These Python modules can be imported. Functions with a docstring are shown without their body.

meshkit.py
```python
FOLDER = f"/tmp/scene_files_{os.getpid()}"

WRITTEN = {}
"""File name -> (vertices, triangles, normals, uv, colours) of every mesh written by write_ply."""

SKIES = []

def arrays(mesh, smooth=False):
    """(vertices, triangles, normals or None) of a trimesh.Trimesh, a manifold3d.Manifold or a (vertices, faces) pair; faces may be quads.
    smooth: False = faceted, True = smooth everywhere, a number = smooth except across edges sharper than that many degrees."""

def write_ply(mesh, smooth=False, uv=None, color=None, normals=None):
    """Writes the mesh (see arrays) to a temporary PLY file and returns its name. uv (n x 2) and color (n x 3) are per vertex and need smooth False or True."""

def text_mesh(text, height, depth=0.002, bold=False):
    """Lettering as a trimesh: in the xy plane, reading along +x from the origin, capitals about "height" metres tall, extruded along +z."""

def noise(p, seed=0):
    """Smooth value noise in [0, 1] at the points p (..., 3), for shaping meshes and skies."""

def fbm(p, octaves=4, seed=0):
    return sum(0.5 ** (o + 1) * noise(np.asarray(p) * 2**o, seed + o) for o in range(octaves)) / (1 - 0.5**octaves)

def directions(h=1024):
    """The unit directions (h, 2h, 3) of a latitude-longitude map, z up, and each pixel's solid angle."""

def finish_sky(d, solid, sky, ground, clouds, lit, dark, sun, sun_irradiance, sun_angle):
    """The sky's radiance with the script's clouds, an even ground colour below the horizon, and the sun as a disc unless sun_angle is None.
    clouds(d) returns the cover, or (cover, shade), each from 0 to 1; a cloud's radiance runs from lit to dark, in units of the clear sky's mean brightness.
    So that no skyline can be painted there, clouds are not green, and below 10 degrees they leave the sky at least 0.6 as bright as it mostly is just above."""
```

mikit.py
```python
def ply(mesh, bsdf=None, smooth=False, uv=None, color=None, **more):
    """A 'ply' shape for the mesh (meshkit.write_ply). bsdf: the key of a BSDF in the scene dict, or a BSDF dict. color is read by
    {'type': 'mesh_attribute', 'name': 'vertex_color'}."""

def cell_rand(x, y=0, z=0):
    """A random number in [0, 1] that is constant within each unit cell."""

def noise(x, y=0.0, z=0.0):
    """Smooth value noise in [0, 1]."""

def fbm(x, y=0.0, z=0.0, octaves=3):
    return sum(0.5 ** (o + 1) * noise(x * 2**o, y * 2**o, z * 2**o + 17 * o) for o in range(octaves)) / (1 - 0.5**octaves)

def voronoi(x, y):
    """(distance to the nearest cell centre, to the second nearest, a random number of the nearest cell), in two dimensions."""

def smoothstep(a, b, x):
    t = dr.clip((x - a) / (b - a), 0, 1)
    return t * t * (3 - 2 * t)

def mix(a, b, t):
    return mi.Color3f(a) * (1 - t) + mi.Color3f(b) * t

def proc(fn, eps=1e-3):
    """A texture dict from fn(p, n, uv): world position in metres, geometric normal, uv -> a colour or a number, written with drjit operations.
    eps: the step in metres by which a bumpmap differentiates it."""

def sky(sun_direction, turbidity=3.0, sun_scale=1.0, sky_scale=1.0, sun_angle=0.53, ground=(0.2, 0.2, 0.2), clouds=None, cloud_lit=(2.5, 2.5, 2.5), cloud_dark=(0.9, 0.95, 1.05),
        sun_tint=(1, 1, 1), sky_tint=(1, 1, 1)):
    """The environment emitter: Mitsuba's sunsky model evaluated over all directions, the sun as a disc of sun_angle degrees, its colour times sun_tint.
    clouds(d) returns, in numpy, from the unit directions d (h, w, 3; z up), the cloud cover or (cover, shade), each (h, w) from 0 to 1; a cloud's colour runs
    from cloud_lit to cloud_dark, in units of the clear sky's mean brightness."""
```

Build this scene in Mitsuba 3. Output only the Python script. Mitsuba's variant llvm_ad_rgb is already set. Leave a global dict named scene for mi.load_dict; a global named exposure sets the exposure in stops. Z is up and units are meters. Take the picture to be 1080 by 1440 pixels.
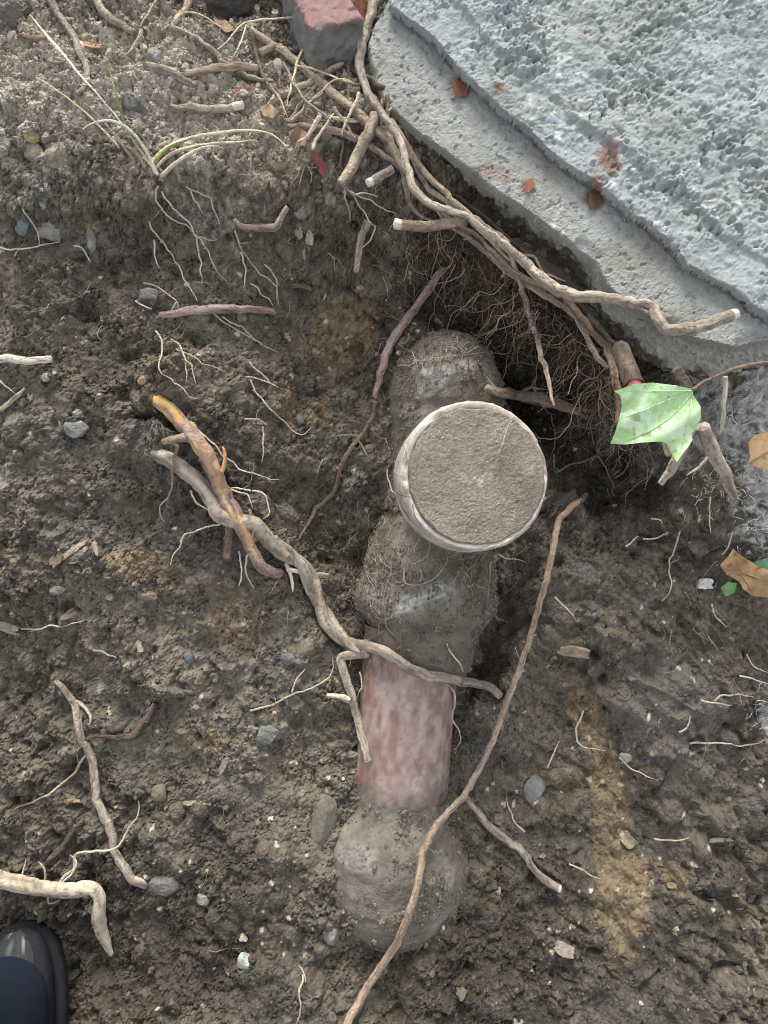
import math, numpy as np, trimesh, mitsuba as mi, mikit, meshkit
from scipy.interpolate import PchipInterpolator
from scipy.spatial import cKDTree
from scipy.ndimage import gaussian_filter, gaussian_filter1d, distance_transform_edt, minimum_filter, median_filter
from shapely.geometry import Polygon, LineString
import shapely

T = mi.ScalarTransform4f
# ------------------------------------------------------------------ camera, sky, exposure
CAM = np.array([0.0, 0.0, 1.35]); PITCH = math.radians(62); FOV = 54.0
F = 540 / math.tan(math.radians(FOV / 2))
FWD = np.array([0, math.cos(PITCH), -math.sin(PITCH)]); UP = np.array([0, math.sin(PITCH), math.cos(PITCH)]); RIGHT = np.array([1.0, 0, 0])
exposure = 2.4
scene = {'type': 'scene'}
labels = {}
scene['camera'] = {'type': 'perspective', 'fov': FOV, 'fov_axis': 'x', 'near_clip': 0.02, 'far_clip': 500.0,
                   'to_world': T().look_at(origin=CAM.tolist(), target=(CAM + FWD).tolist(), up=UP.tolist())}
scene['sky'] = mikit.sky((-0.06, 0.68, 0.72), turbidity=3, sun_scale=0.95, sun_angle=24, sun_tint=(0.88, 1.0, 1.16), clouds=lambda d: 1.0, cloud_lit=(2.38, 2.5, 2.62), ground=(0.10, 0.09, 0.08))

# ------------------------------------------------------------------ materials (colour comes per vertex)
def vc(): return {'type': 'mesh_attribute', 'name': 'vertex_color'}
scene['soil_mat'] = {'type': 'bumpmap', 'arbitrary': mikit.proc(lambda p, n, uv: 0.0007 * mikit.noise(p.x * 900, p.y * 900, p.z * 900) + 0.0011 * mikit.noise(p.x * 420, p.y * 420, p.z * 420), eps=4e-4), 'scale': 1.0,
                     'bsdf': {'type': 'principled', 'base_color': vc(), 'roughness': 0.72, 'specular': 0.4}}
scene['concrete_mat'] = {'type': 'bumpmap', 'arbitrary': mikit.proc(lambda p, n, uv: 0.0009 * mikit.noise(p.x * 700, p.y * 700, p.z * 700) + 0.0012 * mikit.noise(p.x * 350, p.y * 350, p.z * 350), eps=4e-4), 'scale': 1.0,
                         'bsdf': {'type': 'principled', 'base_color': vc(), 'roughness': 0.85, 'specular': 0.3}}
scene['concrete_mat'] = {'type': 'twosided', 'bsdf': scene['concrete_mat']}
scene['root_mat'] = {'type': 'bumpmap', 'arbitrary': mikit.proc(lambda p, n, uv: 0.0022 * mikit.noise(p.x * 420, p.y * 420, p.z * 420) + 0.0010 * mikit.noise(p.x * 1100, p.y * 1100, p.z * 1100), eps=3e-4), 'scale': 1.0,
                     'bsdf': {'type': 'principled', 'base_color': vc(), 'roughness': 0.8, 'specular': 0.25}}
scene['clay_mat'] = {'type': 'principled', 'base_color': vc(), 'roughness': 0.55, 'specular': 0.4}
scene['stone_mat'] = {'type': 'bumpmap', 'arbitrary': mikit.proc(lambda p, n, uv: 0.0008 * mikit.noise(p.x * 600, p.y * 600, p.z * 600), eps=3e-4), 'scale': 1.0,
                      'bsdf': {'type': 'principled', 'base_color': vc(), 'roughness': 0.8, 'specular': 0.3}}
scene['leaf_mat'] = {'type': 'principledthin', 'base_color': vc(), 'roughness': 0.6, 'diff_trans': 0.5, 'spec_trans': 0.0}
scene['cloth_mat'] = {'type': 'bumpmap', 'arbitrary': mikit.proc(lambda p, n, uv: 0.0006 * mikit.noise(p.x * 1500, p.y * 1500, p.z * 900), eps=3e-4), 'scale': 1.0,
                      'bsdf': {'type': 'principled', 'base_color': vc(), 'roughness': 0.9, 'specular': 0.2}}
scene['rubber_mat'] = {'type': 'principled', 'base_color': vc(), 'roughness': 0.75, 'specular': 0.18}

# ------------------------------------------------------------------ helpers
def ss(a, b, x):
    t = np.clip((x - a) / (b - a), 0, 1); return t * t * (3 - 2 * t)
def n3(p, f, seed=0, oct=1):
    p = np.asarray(p, float) * f + 31.7 * (seed + 1) + 1000
    return (meshkit.fbm(p, oct, seed) if oct > 1 else meshkit.noise(p, seed)) - 0.5
def lerpc(a, b, t): return np.asarray(a) * (1 - t[:, None]) + np.asarray(b) * t[:, None]
def ray(px, py):
    px, py = np.asarray(px, float), np.asarray(py, float)
    return FWD + RIGHT * ((px - 540) / F)[..., None] + UP * ((720 - py) / F)[..., None]      # unit depth along FWD
def project(P):
    d = P - CAM; w = d @ FWD
    return 540 + F * (d @ RIGHT) / w, 720 - F * (d @ UP) / w, w
used = {}
def key_for(name, parent=None):
    base = name if parent is None else parent + '__' + name
    k = used.get(base, 0); used[base] = k + 1
    return base if k == 0 else f'{base}_{k:03d}'
def put(name, mesh, mat, parent=None, label=None, cat=None, group=None, kind=None, smooth=True, color=None):
    k = key_for(name, parent)
    scene[k] = mikit.ply(mesh, mat, smooth=smooth, color=color)
    tag(k, label, cat, group, kind); return k
def tag(k, label=None, cat=None, group=None, kind=None):
    d = {a: b for a, b in (('label', label), ('category', cat), ('group', group), ('kind', kind)) if b}
    if d: labels[k] = d
def thing(name, label, cat, group=None):
    k = key_for(name); tag(k, label, cat, group); return k

# ------------------------------------------------------------------ the ground: smooth base
ZP = PchipInterpolator([-40, -3, -0.45, -0.125, 0.167, 0.516, 0.789, 0.905, 1.19, 1.6, 3, 40], [0, 0, 0.0, 0.05, 0.16, 0.379, 0.555, 0.64, 0.72, 0.79, 0.86, 0.95])
_y = np.concatenate([np.linspace(-40, -0.5, 200)[:-1], np.linspace(-0.5, 2, 3000), np.linspace(2, 40, 200)[1:]])
_s = np.concatenate([[0], np.cumsum(np.hypot(np.diff(_y), np.diff(ZP(_y))))]); _s -= np.interp(0.0, _y, _s)
def S(y): return np.interp(y, _y, _s)
_t = np.linspace(0.5, 2.2, 900)
def onbase(px, py):
    P = CAM + ray(px, py) * _t[:, None]
    i = np.argmax(P[:, 2] < ZP(P[:, 1])); return P[i], _t[i]
def region(X, Sy, px, py, rx, ry, ang=0.0, p=2.0):
    """Weight 1 to 0 of an oval patch of ground, centred under a photo pixel; radii are converted to metres."""
    P, t = onbase(px, py); k = t / F
    dx, dy = (X - P[0]) / k, (Sy - S(P[1])) / k
    a = math.radians(ang); u, v = dx * math.cos(a) + dy * math.sin(a), -dx * math.sin(a) + dy * math.cos(a)
    return np.exp(-(((u / rx) ** 2 + (v / ry) ** 2) ** (p / 2)))

def axis(lo, hi, n, far, m):
    g = np.geomspace(0.012, far, m); return np.concatenate([lo - g[::-1], np.linspace(lo, hi, n), hi + g])
NX, NY = 860, 930
gx, gy = axis(-0.78, 0.78, NX, 40, 26), axis(-0.20, 1.36, NY, 38, 26)
X, Y = [a.ravel() for a in np.meshgrid(gx, gy)]
W, H = len(gx), len(gy)
Sy = S(Y); Z = ZP(Y)
BUMPS = [  # pixel centre, radii, turn, height: hollows and swellings of the dug bank
    (775, 475, 150, 85, -40, -0.24, 3), (875, 640, 100, 72, 0, -0.16, 3), (660, 380, 120, 70, -35, -0.10, 3),
    (698, 885, 40, 95, -18, -0.13, 3), (465, 750, 65, 150, 12, -0.075, 2), (565, 1015, 95, 110, 5, -0.004, 4), (545, 1240, 160, 110, 0, 0.022, 2.5), (595, 850, 180, 340, 6, -.050, 3), (150, 640, 190, 240, 0, .035, 3), (860, 900, 110, 200, 20, .02, 3), (455, 450, 110, 130, 20, -0.085, 2.5), (385, 360, 90, 60, 0, -0.02, 2),
    (225, 600, 36, 26, -20, -0.03, 3), (1030, 640, 110, 110, 0, 0.10, 3), (1060, 850, 90, 120, 0, 0.03, 2), (620, 300, 60, 60, 0, -0.03, 2),
    (120, 180, 260, 120, 0, 0.025, 2), (200, 1000, 260, 200, 0, 0.015, 2), (830, 1010, 40, 160, 30, -0.025, 2), (940, 1030, 120, 170, 40, 0.03, 2),
    (720, 1230, 60, 90, 0, -0.022, 2), (90, 1370, 150, 80, 0, -0.02, 2), (435, 1090, 30, 120, -5, -0.02, 2), (330, 1290, 120, 120, 0, 0.012, 2), (990, 1340, 130, 80, -30, 0.02, 2),
    (440, 60, 120, 80, 0, -0.03, 2), (330, 10, 80, 40, 0, -0.04, 2), (430, 1150, 45, 60, 0, 0.012, 2)]
B = np.zeros_like(X)
for (px, py, rx, ry, a, h, p) in BUMPS: B += h * region(X, Sy, px, py, rx, ry, a, p)
near = ss(2.2, 1.3, np.hypot(X, Y - 0.5))
Z0 = Z + 0.9 * B
# the crumbly topsoil ends in a ragged lip above the dug face
lipx, lips = [], []
for px, py in [(-120, 345), (0, 335), (100, 315), (200, 285), (300, 268), (400, 285), (450, 310), (500, 345), (560, 330), (700, 280)]:
    P, _ = onbase(px, py); lipx.append(P[0]); lips.append(S(P[1]))
P2 = np.stack([X, Sy, 0 * X], 1)
lip = Sy - np.interp(X, lipx, lips) + 0.05 * n3(P2, 14, 3, 3)
top = ss(-0.03, 0.03, lip) * near
Z0 += 0.022 * ss(-0.035, 0.020, lip + .05 * n3(P2, 30, 4, 3)) * near * ss(0.35, 0.1, X)
def grid_normals(V):
    V = V.reshape(H, W, 3); du, dv = np.gradient(V, axis=1), np.gradient(V, axis=0)
    n = np.cross(du, dv); n /= np.linalg.norm(n, axis=2, keepdims=True); return n.reshape(-1, 3)
V0 = np.stack([X, Y, Z0], 1)
zz = gaussian_filter(Z0.reshape(H, W)[26:-26, 26:-26], 6); Zs = Z0.reshape(H, W).copy(); Zs[26:-26, 26:-26] = zz
N0 = grid_normals(np.stack([X, Y, Zs.ravel()], 1))

rng = np.random.default_rng(7)
AR = (-0.86, 0.86, S(-0.28), S(1.45))
def clods(cell, seed, lo=0.45, hi=0.95, k=2, squash=1.0, ang=0.0):
    """Rounded lumps packed over the ground: (height 0..1, random number of the lump)."""
    r = np.random.default_rng(seed); n = int((AR[1] - AR[0]) * (AR[3] - AR[2]) / cell ** 2 / squash * 1.2)
    pts = np.stack([r.uniform(AR[0], AR[1], n), r.uniform(AR[2], AR[3], n)], 1); rad = r.uniform(lo, hi, n) * cell; amp = r.uniform(0.3, 1, n); rnd = r.random(n)
    q = np.stack([X, Sy], 1)
    q = q + cell * 0.6 * np.stack([n3(P2, 0.55 / cell, seed), n3(P2, 0.55 / cell, seed + 1)], 1)
    c, s_ = math.cos(math.radians(ang)), math.sin(math.radians(ang)); M = np.array([[c / squash, s_ / squash], [-s_, c]])
    d, i = cKDTree(pts @ M.T).query(q @ M.T, k=k, workers=-1)
    hh = amp[i] * np.sqrt(np.maximum(0, 1 - (d / rad[i]) ** 2)); b = np.argmax(hh, 1); rows = np.arange(len(X))
    return hh[rows, b], np.where(hh[rows, b] > 0, rnd[i[rows, b]], 0.5)
def aniso(ang, la, lb, seed, oct=3):
    a = math.radians(ang); u, v = X * math.cos(a) + Sy * math.sin(a), -X * math.sin(a) + Sy * math.cos(a)
    w = 0.02 * n3(P2, 12, seed + 5)
    return n3(np.stack([u / la, (v + w) / lb, 0 * u], 1), 1, seed, oct)

streakR = np.clip(region(X, Sy, 930, 1050, 230, 420, 0, 4), 0, 1)
streakL = np.clip(region(X, Sy, 440, 1130, 60, 160, -8, 3) + 0.7 * region(X, Sy, 330, 1330, 240, 120, 20, 3), 0, 1)
patchy = ss(-0.12, 0.16, n3(V0, 7, 11, 3))                       # rough and pressed patches
patch2 = ss(-0.1, 0.12, n3(V0, 16, 21, 3))
rough = np.clip(0.18 + 0.95 * patchy * (1 - .35 * streakR), 0, 1)
c1, r1 = clods(0.019, 1); c2, r2 = clods(0.0105, 2); c3, r3 = clods(0.0062, 3, .4, .8); c4, r4 = clods(0.034, 4, 0.35, 0.7); c5, r5 = clods(0.0040, 5, .4, .8)
D = 0.040 * n3(V0, 8, 1, 2) + 0.034 * n3(V0, 22, 2, 3) * (0.6 + 0.7 * patchy)
Vw = V0 + 0.010 * np.stack([n3(V0, 60, 44), n3(V0, 60, 45), n3(V0, 60, 46)], 1)
ridg = 1 - 3.0 * np.abs(n3(Vw, 42, 41, 3)); rid2 = 1 - 3.0 * np.abs(n3(Vw, 95, 42, 3))
D += (0.0075 * (ridg - .5) + 0.0055 * (rid2 - .5)) * rough * (1 - .4 * top)
D += 0.0100 * n3(Vw, 100, 5, 3) * rough * (1 - .3 * streakR) + 0.0085 * n3(V0, 260, 6, 3) * (0.34 + 0.66 * rough) * (1 - .35 * streakR)
D += .020 * n3(Vw, 62, 49, 4) * np.clip(region(X, Sy, 1030, 620, 120, 120, 0, 3) + region(X, Sy, 1075, 760, 60, 90), 0, 1)
crk = np.abs(n3(Vw, 130, 47, 2)); D -= .0045 * ss(.05, .0, crk) * (1 - .5 * streakR) * ss(-.15, .1, n3(V0, 30, 48, 2))
lump = top + (1 - top) * (0.16 + 0.62 * patch2 * ss(-.1, .15, n3(V0, 12, 33, 3))) * (1 - 0.35 * streakR)
D += lump * (0.0095 * c1 + 0.0075 * c2) + (0.25 + 0.75 * lump) * (0.0036 * c3 + .0026 * c5) + 0.016 * c4 * (0.6 * top + 0.8 * (1 - top)) * ss(0.45, 0.6, r4)
D += streakR * (0.024 * aniso(-48, 0.07, 0.028, 51) + 0.012 * aniso(-52, 0.035, 0.010, 52)) + streakL * 0.014 * aniso(80, 0.08, 0.010, 53)
# shovel slices: small terraces with a sharp lower edge
sl = aniso(-35, 0.16, 0.05, 61, 2) * 3.2; sl = sl - np.floor(sl)
D += (1 - top) * 0.010 * (ss(0.0, 0.82, sl) - ss(0.88, 1.0, sl)) * (0.3 + 0.7 * patch2) * (0.35 + 0.65 * streakR)
pit = n3(Vw, 34, 71, 3); D -= 0.016 * ss(.14, .26, pit) * (.35 + .65 * patchy); pit2 = n3(Vw, 85, 72, 3); D -= 0.006 * ss(.14, .26, pit2) * ss(-.05, .15, n3(V0, 15, 73, 2))
V = V0 + N0 * (D * near)[:, None]
inner = near > 0.5

# colour of the earth: damp dark loam, drier paler crumbs on top, seams of ochre clay, chalky bloom by the slab
DAMP, MID, DRY, PALE = np.array([.044, .0375, .0295]), np.array([.118, .102, .081]), np.array([.325, .287, .241]), np.array([.38, .335, .28])
dryness = 0.36 + 0.85 * n3(V0, 6, 81, 3) + 0.55 * n3(V0, 40, 82, 3) + 0.30 * n3(V0, 160, 83, 2)
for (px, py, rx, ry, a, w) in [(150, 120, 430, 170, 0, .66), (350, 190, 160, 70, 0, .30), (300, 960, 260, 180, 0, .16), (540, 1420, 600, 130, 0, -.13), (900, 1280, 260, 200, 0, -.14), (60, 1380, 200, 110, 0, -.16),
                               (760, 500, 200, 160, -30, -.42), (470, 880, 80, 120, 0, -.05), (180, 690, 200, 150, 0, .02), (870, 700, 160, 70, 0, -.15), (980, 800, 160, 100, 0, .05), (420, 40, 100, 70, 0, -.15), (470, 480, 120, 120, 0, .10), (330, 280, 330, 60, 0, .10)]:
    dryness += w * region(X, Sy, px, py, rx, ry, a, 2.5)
dryness += 0.30 * (r1 - .5) * lump + 0.26 * (r2 - .5) * (0.4 + lump) + 0.24 * (r3 - .5) + .16 * (r5 - .5)
dryness = np.clip(dryness, 0, 1.15)
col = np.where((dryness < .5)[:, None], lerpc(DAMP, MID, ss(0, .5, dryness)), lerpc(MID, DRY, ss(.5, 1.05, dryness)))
hue = n3(V0, 10, 91, 3); col *= 1 + np.stack([.16 * hue, .04 * hue, -.18 * hue], 1)
och = np.zeros_like(X)
for (px, py, rx, ry, a, w) in [(475, 425, 70, 55, 40, 1.0), (420, 545, 55, 50, 0, .75), (335, 880, 55, 40, 10, .85), (285, 1045, 45, 30, 10, .8), (200, 795, 40, 18, 0, .9), (858, 1160, 30, 130, 8, .95), (825, 1010, 20, 90, 25, .9), (862, 1290, 42, 90, 0, .6), (930, 1240, 40, 40, 0, .55),
                               (60, 790, 40, 15, 0, .5), (255, 820, 90, 30, 0, .5), (130, 330, 60, 20, 0, .4), (690, 1000, 20, 40, 0, .35)]:
    och += w * region(X, Sy, px, py, rx, ry, a, 2.5)
och = .56 * ss(.26, .74, np.clip(och, 0, 1) * (0.55 + 2.0 * (n3(V0, 34, 95, 4) + .20) + .9 * n3(V0, 120, 96, 3)))
col = lerpc(1, 0, och)[:, :1] * col + och[:, None] * np.array([.27, .195, .115]) * (0.75 + 0.9 * (r3[:, None] - .3) * .6 + .8 * n3(V0, 200, 97, 2)[:, None])
grey = ss(.25, .8, region(X, Sy, 940, 1010, 90, 110, 40, 2.5) * (.9 + 1.4 * n3(V0, 14, 98, 3)) + .8 * region(X, Sy, 380, 1040, 120, 80, 0, 2.5) * (.6 + 2 * n3(V0, 12, 99, 3)))
col = lerpc(1, 0, .6 * grey)[:, :1] * col + .6 * grey[:, None] * np.array([.125, .115, .105])
blm = ss(.40, .68, np.clip(region(X, Sy, 1020, 600, 110, 90, 0, 3) + region(X, Sy, 1070, 720, 70, 90, 0, 3) + .9 * region(X, Sy, 1090, 1010, 40, 60, 0, 3), 0, 1) * (.75 + 1.2 * n3(V0, 45, 101, 3) + .9 * n3(V0, 170, 102, 2)))
col = col * (1 - blm[:, None]) + blm[:, None] * np.array([.47, .465, .455]) * (0.75 + 0.9 * n3(V0, 150, 103, 3)[:, None])
fleck = (r3 > .988) & (c3 > .35); col[fleck] = PALE * (0.7 + 0.7 * r2[fleck, None])
fleck = (r3 < .006) & (c3 > .3); col[fleck] = np.array([.11, .115, .13])
rnd = np.random.default_rng(5).random(len(X)); sp = rnd > .9996; col[sp] = np.array([.42, .38, .32]) * np.random.default_rng(6).uniform(.6, 1.2, (sp.sum(), 1))
col = np.clip(col, 0.012, .8)
idx = np.arange(W * H).reshape(H, W); q = np.stack([idx[:-1, :-1], idx[:-1, 1:], idx[1:, 1:], idx[1:, :-1]], -1).reshape(-1, 4)
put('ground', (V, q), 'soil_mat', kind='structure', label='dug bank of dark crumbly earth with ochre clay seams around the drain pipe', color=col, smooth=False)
NS = grid_normals(V)

# ------------------------------------------------------------------ depth of what stands there, so that roots and stones can be laid on it
DM = np.full((760, 580), 9.0)                                     # cells of 2 px, 20 cells of margin
def splat(P, mode=DM):
    u, v, w = project(P); i, j = np.round(v / 2).astype(int) + 20, np.round(u / 2).astype(int) + 20
    ok = (w > .2) & (i >= 0) & (i < 760) & (j >= 0) & (j < 580); np.minimum.at(mode, (i[ok], j[ok]), w[ok])
splat(V[inner])
def splat_mesh(P, f, n=120000):
    f = np.asarray(f); f = np.vstack([f[:, [0, 1, 2]], f[:, [0, 2, 3]]]) if f.shape[1] == 4 else f; r = np.random.default_rng(1)
    a = np.linalg.norm(np.cross(P[f[:, 1]] - P[f[:, 0]], P[f[:, 2]] - P[f[:, 0]]), axis=1); i = r.choice(len(f), n, p=a / a.sum()); u, v = r.random((2, n)); k = u + v > 1; u[k], v[k] = 1 - u[k], 1 - v[k]
    splat(P[f[i, 0]] * (1 - u - v)[:, None] + P[f[i, 1]] * u[:, None] + P[f[i, 2]] * v[:, None])
def fill(m):
    m = m.copy(); bad = m > 8; k = distance_transform_edt(bad, return_distances=False, return_indices=True); return median_filter(m[tuple(k)], 3)
SOIL = fill(DM); ALL = SOIL
def depth(px, py, m=None, sm=0):
    from scipy.ndimage import map_coordinates
    px, py = np.asarray(px, float), np.asarray(py, float)
    return map_coordinates(ALL if m is None else m, [np.atleast_1d(py) / 2 + 20, np.atleast_1d(px) / 2 + 20], order=1, mode='nearest').reshape(px.shape)
SOILS = gaussian_filter(SOIL, 5)
def at(px, py, lift=0.0, m=None):
    return CAM + ray(px, py) * (depth(px, py, m) - lift)[..., None]
def normal_at(px, py):
    a, b, c, d = [at(px + i, py + j, 0, SOILS) for i, j in ((-8, 0), (8, 0), (0, -8), (0, 8))]
    n = np.cross(b - a, c - d); n /= np.linalg.norm(n); return n if n @ FWD < 0 else -n

# ------------------------------------------------------------------ tubes
def crom(P, step):
    P = np.asarray(P, float)
    if len(P) == 2: P = np.array([P[0], .5 * (P[0] + P[1]), P[1]])
    L = np.concatenate([[0], np.cumsum(np.maximum(np.linalg.norm(np.diff(P[:, :2], axis=0), axis=1), 1e-6))])
    n = max(4, int(L[-1] / step) + 1); from scipy.interpolate import CubicSpline
    Q = PchipInterpolator(L, P)(np.linspace(0, L[-1], n)) * .45 + CubicSpline(L, P)(np.linspace(0, L[-1], n)) * .55 if len(P) > 2 else P
    return Q
def tube(C, R, sides=8, seed=0, rough=0.12, flat=None):
    """A rough tube along the points C with radii R, closed at both ends; returns vertices, faces, (along in m, turn) per vertex."""
    C, R = np.asarray(C, float), np.broadcast_to(R, len(C)).astype(float)
    t = np.gradient(C, axis=0); t /= np.maximum(np.linalg.norm(t, axis=1, keepdims=True), 1e-9)
    u = np.cross(t[0], [.3, .2, .93]); u /= np.linalg.norm(u); U = []
    for k in range(len(C)):
        u = u - t[k] * (u @ t[k]); u /= max(np.linalg.norm(u), 1e-9); U.append(u)
    U = np.array(U); Wv = np.cross(t, U)
    a = np.arange(sides) * 2 * np.pi / sides
    L = np.concatenate([[0], np.cumsum(np.linalg.norm(np.diff(C, axis=0), axis=1))])
    Lg, Ag = np.meshgrid(L, a, indexing='ij')
    m = 1.0
    if rough: 
        q = np.stack([Lg * 18 / max(R.mean(), .001) / 60, np.cos(Ag) * 1.6, np.sin(Ag) * 1.6], -1).reshape(-1, 3)
        m = 1 + rough * 2 * (n3(q, 1, seed, 2)).reshape(Lg.shape)
        m = m + rough * 1.5 * n3(np.stack([Lg * 9 / max(R.mean(), .001) / 60, np.cos(Ag + Lg * 25) * 3.2, np.sin(Ag + Lg * 25) * 3.2], -1).reshape(-1, 3), 1, seed + 6, 2).reshape(Lg.shape) * (sides > 6)
        m = m + rough * 1.2 * n3(np.stack([L / (R.mean() * 5), 0 * L, 0 * L], 1), 1, seed + 3, 2)[:, None]
    Vt = C[:, None] + (R[:, None] * m)[..., None] * (np.cos(Ag)[..., None] * U[:, None] + np.sin(Ag)[..., None] * Wv[:, None])
    n = len(C); i = np.arange(n * sides).reshape(n, sides); j = np.roll(i, -1, 1)
    f = np.stack([i[:-1], j[:-1], j[1:], i[1:]], -1).reshape(-1, 4); f = np.vstack([f[:, [0, 1, 2]], f[:, [0, 2, 3]]])
    Vt = np.vstack([Vt.reshape(-1, 3), C[:1] - t[:1] * R[0] * .3, C[-1:] + t[-1:] * R[-1] * .3]); e = n * sides
    f = np.vstack([f, np.stack([j[0], i[0], i[0] * 0 + e], 1), np.stack([i[-1], j[-1], i[-1] * 0 + e + 1], 1)])
    return Vt, f, np.concatenate([Lg.ravel(), [0, L[-1]]]), np.concatenate([Ag.ravel(), [0, 0]]), np.concatenate([np.repeat(np.arange(n), sides), [0, n - 1]])
BARK = {'dust': ((.175, .15, .125), (.32, .28, .24)), 'grey': ((.22, .18, .148), (.43, .365, .31)), 'leafvein': ((.42, .58, .32), (.54, .70, .44)), 'pale': ((.36, .30, .235), (.58, .51, .42)), 'brown': ((.125, .085, .062), (.27, .195, .15)), 'dark': ((.060, .045, .036), (.14, .11, .088)),
        'tan': ((.24, .18, .135), (.43, .35, .275)), 'pink': ((.22, .155, .135), (.40, .31, .28)), 'orange': ((.40, .20, .07), (.62, .40, .16)), 'white': ((.48, .42, .35), (.70, .64, .55)), 'straw': ((.44, .38, .26), (.68, .62, .46)),
        'green': ((.16, .24, .06), (.34, .42, .13)), 'red': ((.20, .05, .035), (.34, .12, .08))}
def bark(L, A, kind, seed, r):
    a, b = BARK[kind]; q = np.stack([L * 26, np.cos(A) * 1.5, np.sin(A) * 1.5], 1)
    t = ss(-.22, .22, n3(q, 1, seed, 3)); g = np.stack([L * 90, np.cos(A) * 4, np.sin(A) * 4], 1)
    c = lerpc(a, b, t) * (1 + .55 * n3(g, 1, seed + 2, 2)[:, None])
    soil = ss(.08, .26, n3(np.stack([L * 30, np.cos(A), np.sin(A)], 1), 1, seed + 9, 3)); ck = ss(.045, .0, np.abs(n3(np.stack([L * 16, np.cos(A + L * 20) * 3.0, np.sin(A + L * 20) * 3.0], 1), 1, seed + 12, 2))) * (r > .003) * .55; c = c * (1 - ck[:, None])
    return np.clip(lerpc(1, 0, .65 * soil)[:, :1] * c + .65 * soil[:, None] * np.array([.11, .09, .07]), .01, .9)
def rng_k(s): return np.random.default_rng(int(s) + 1000)
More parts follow.
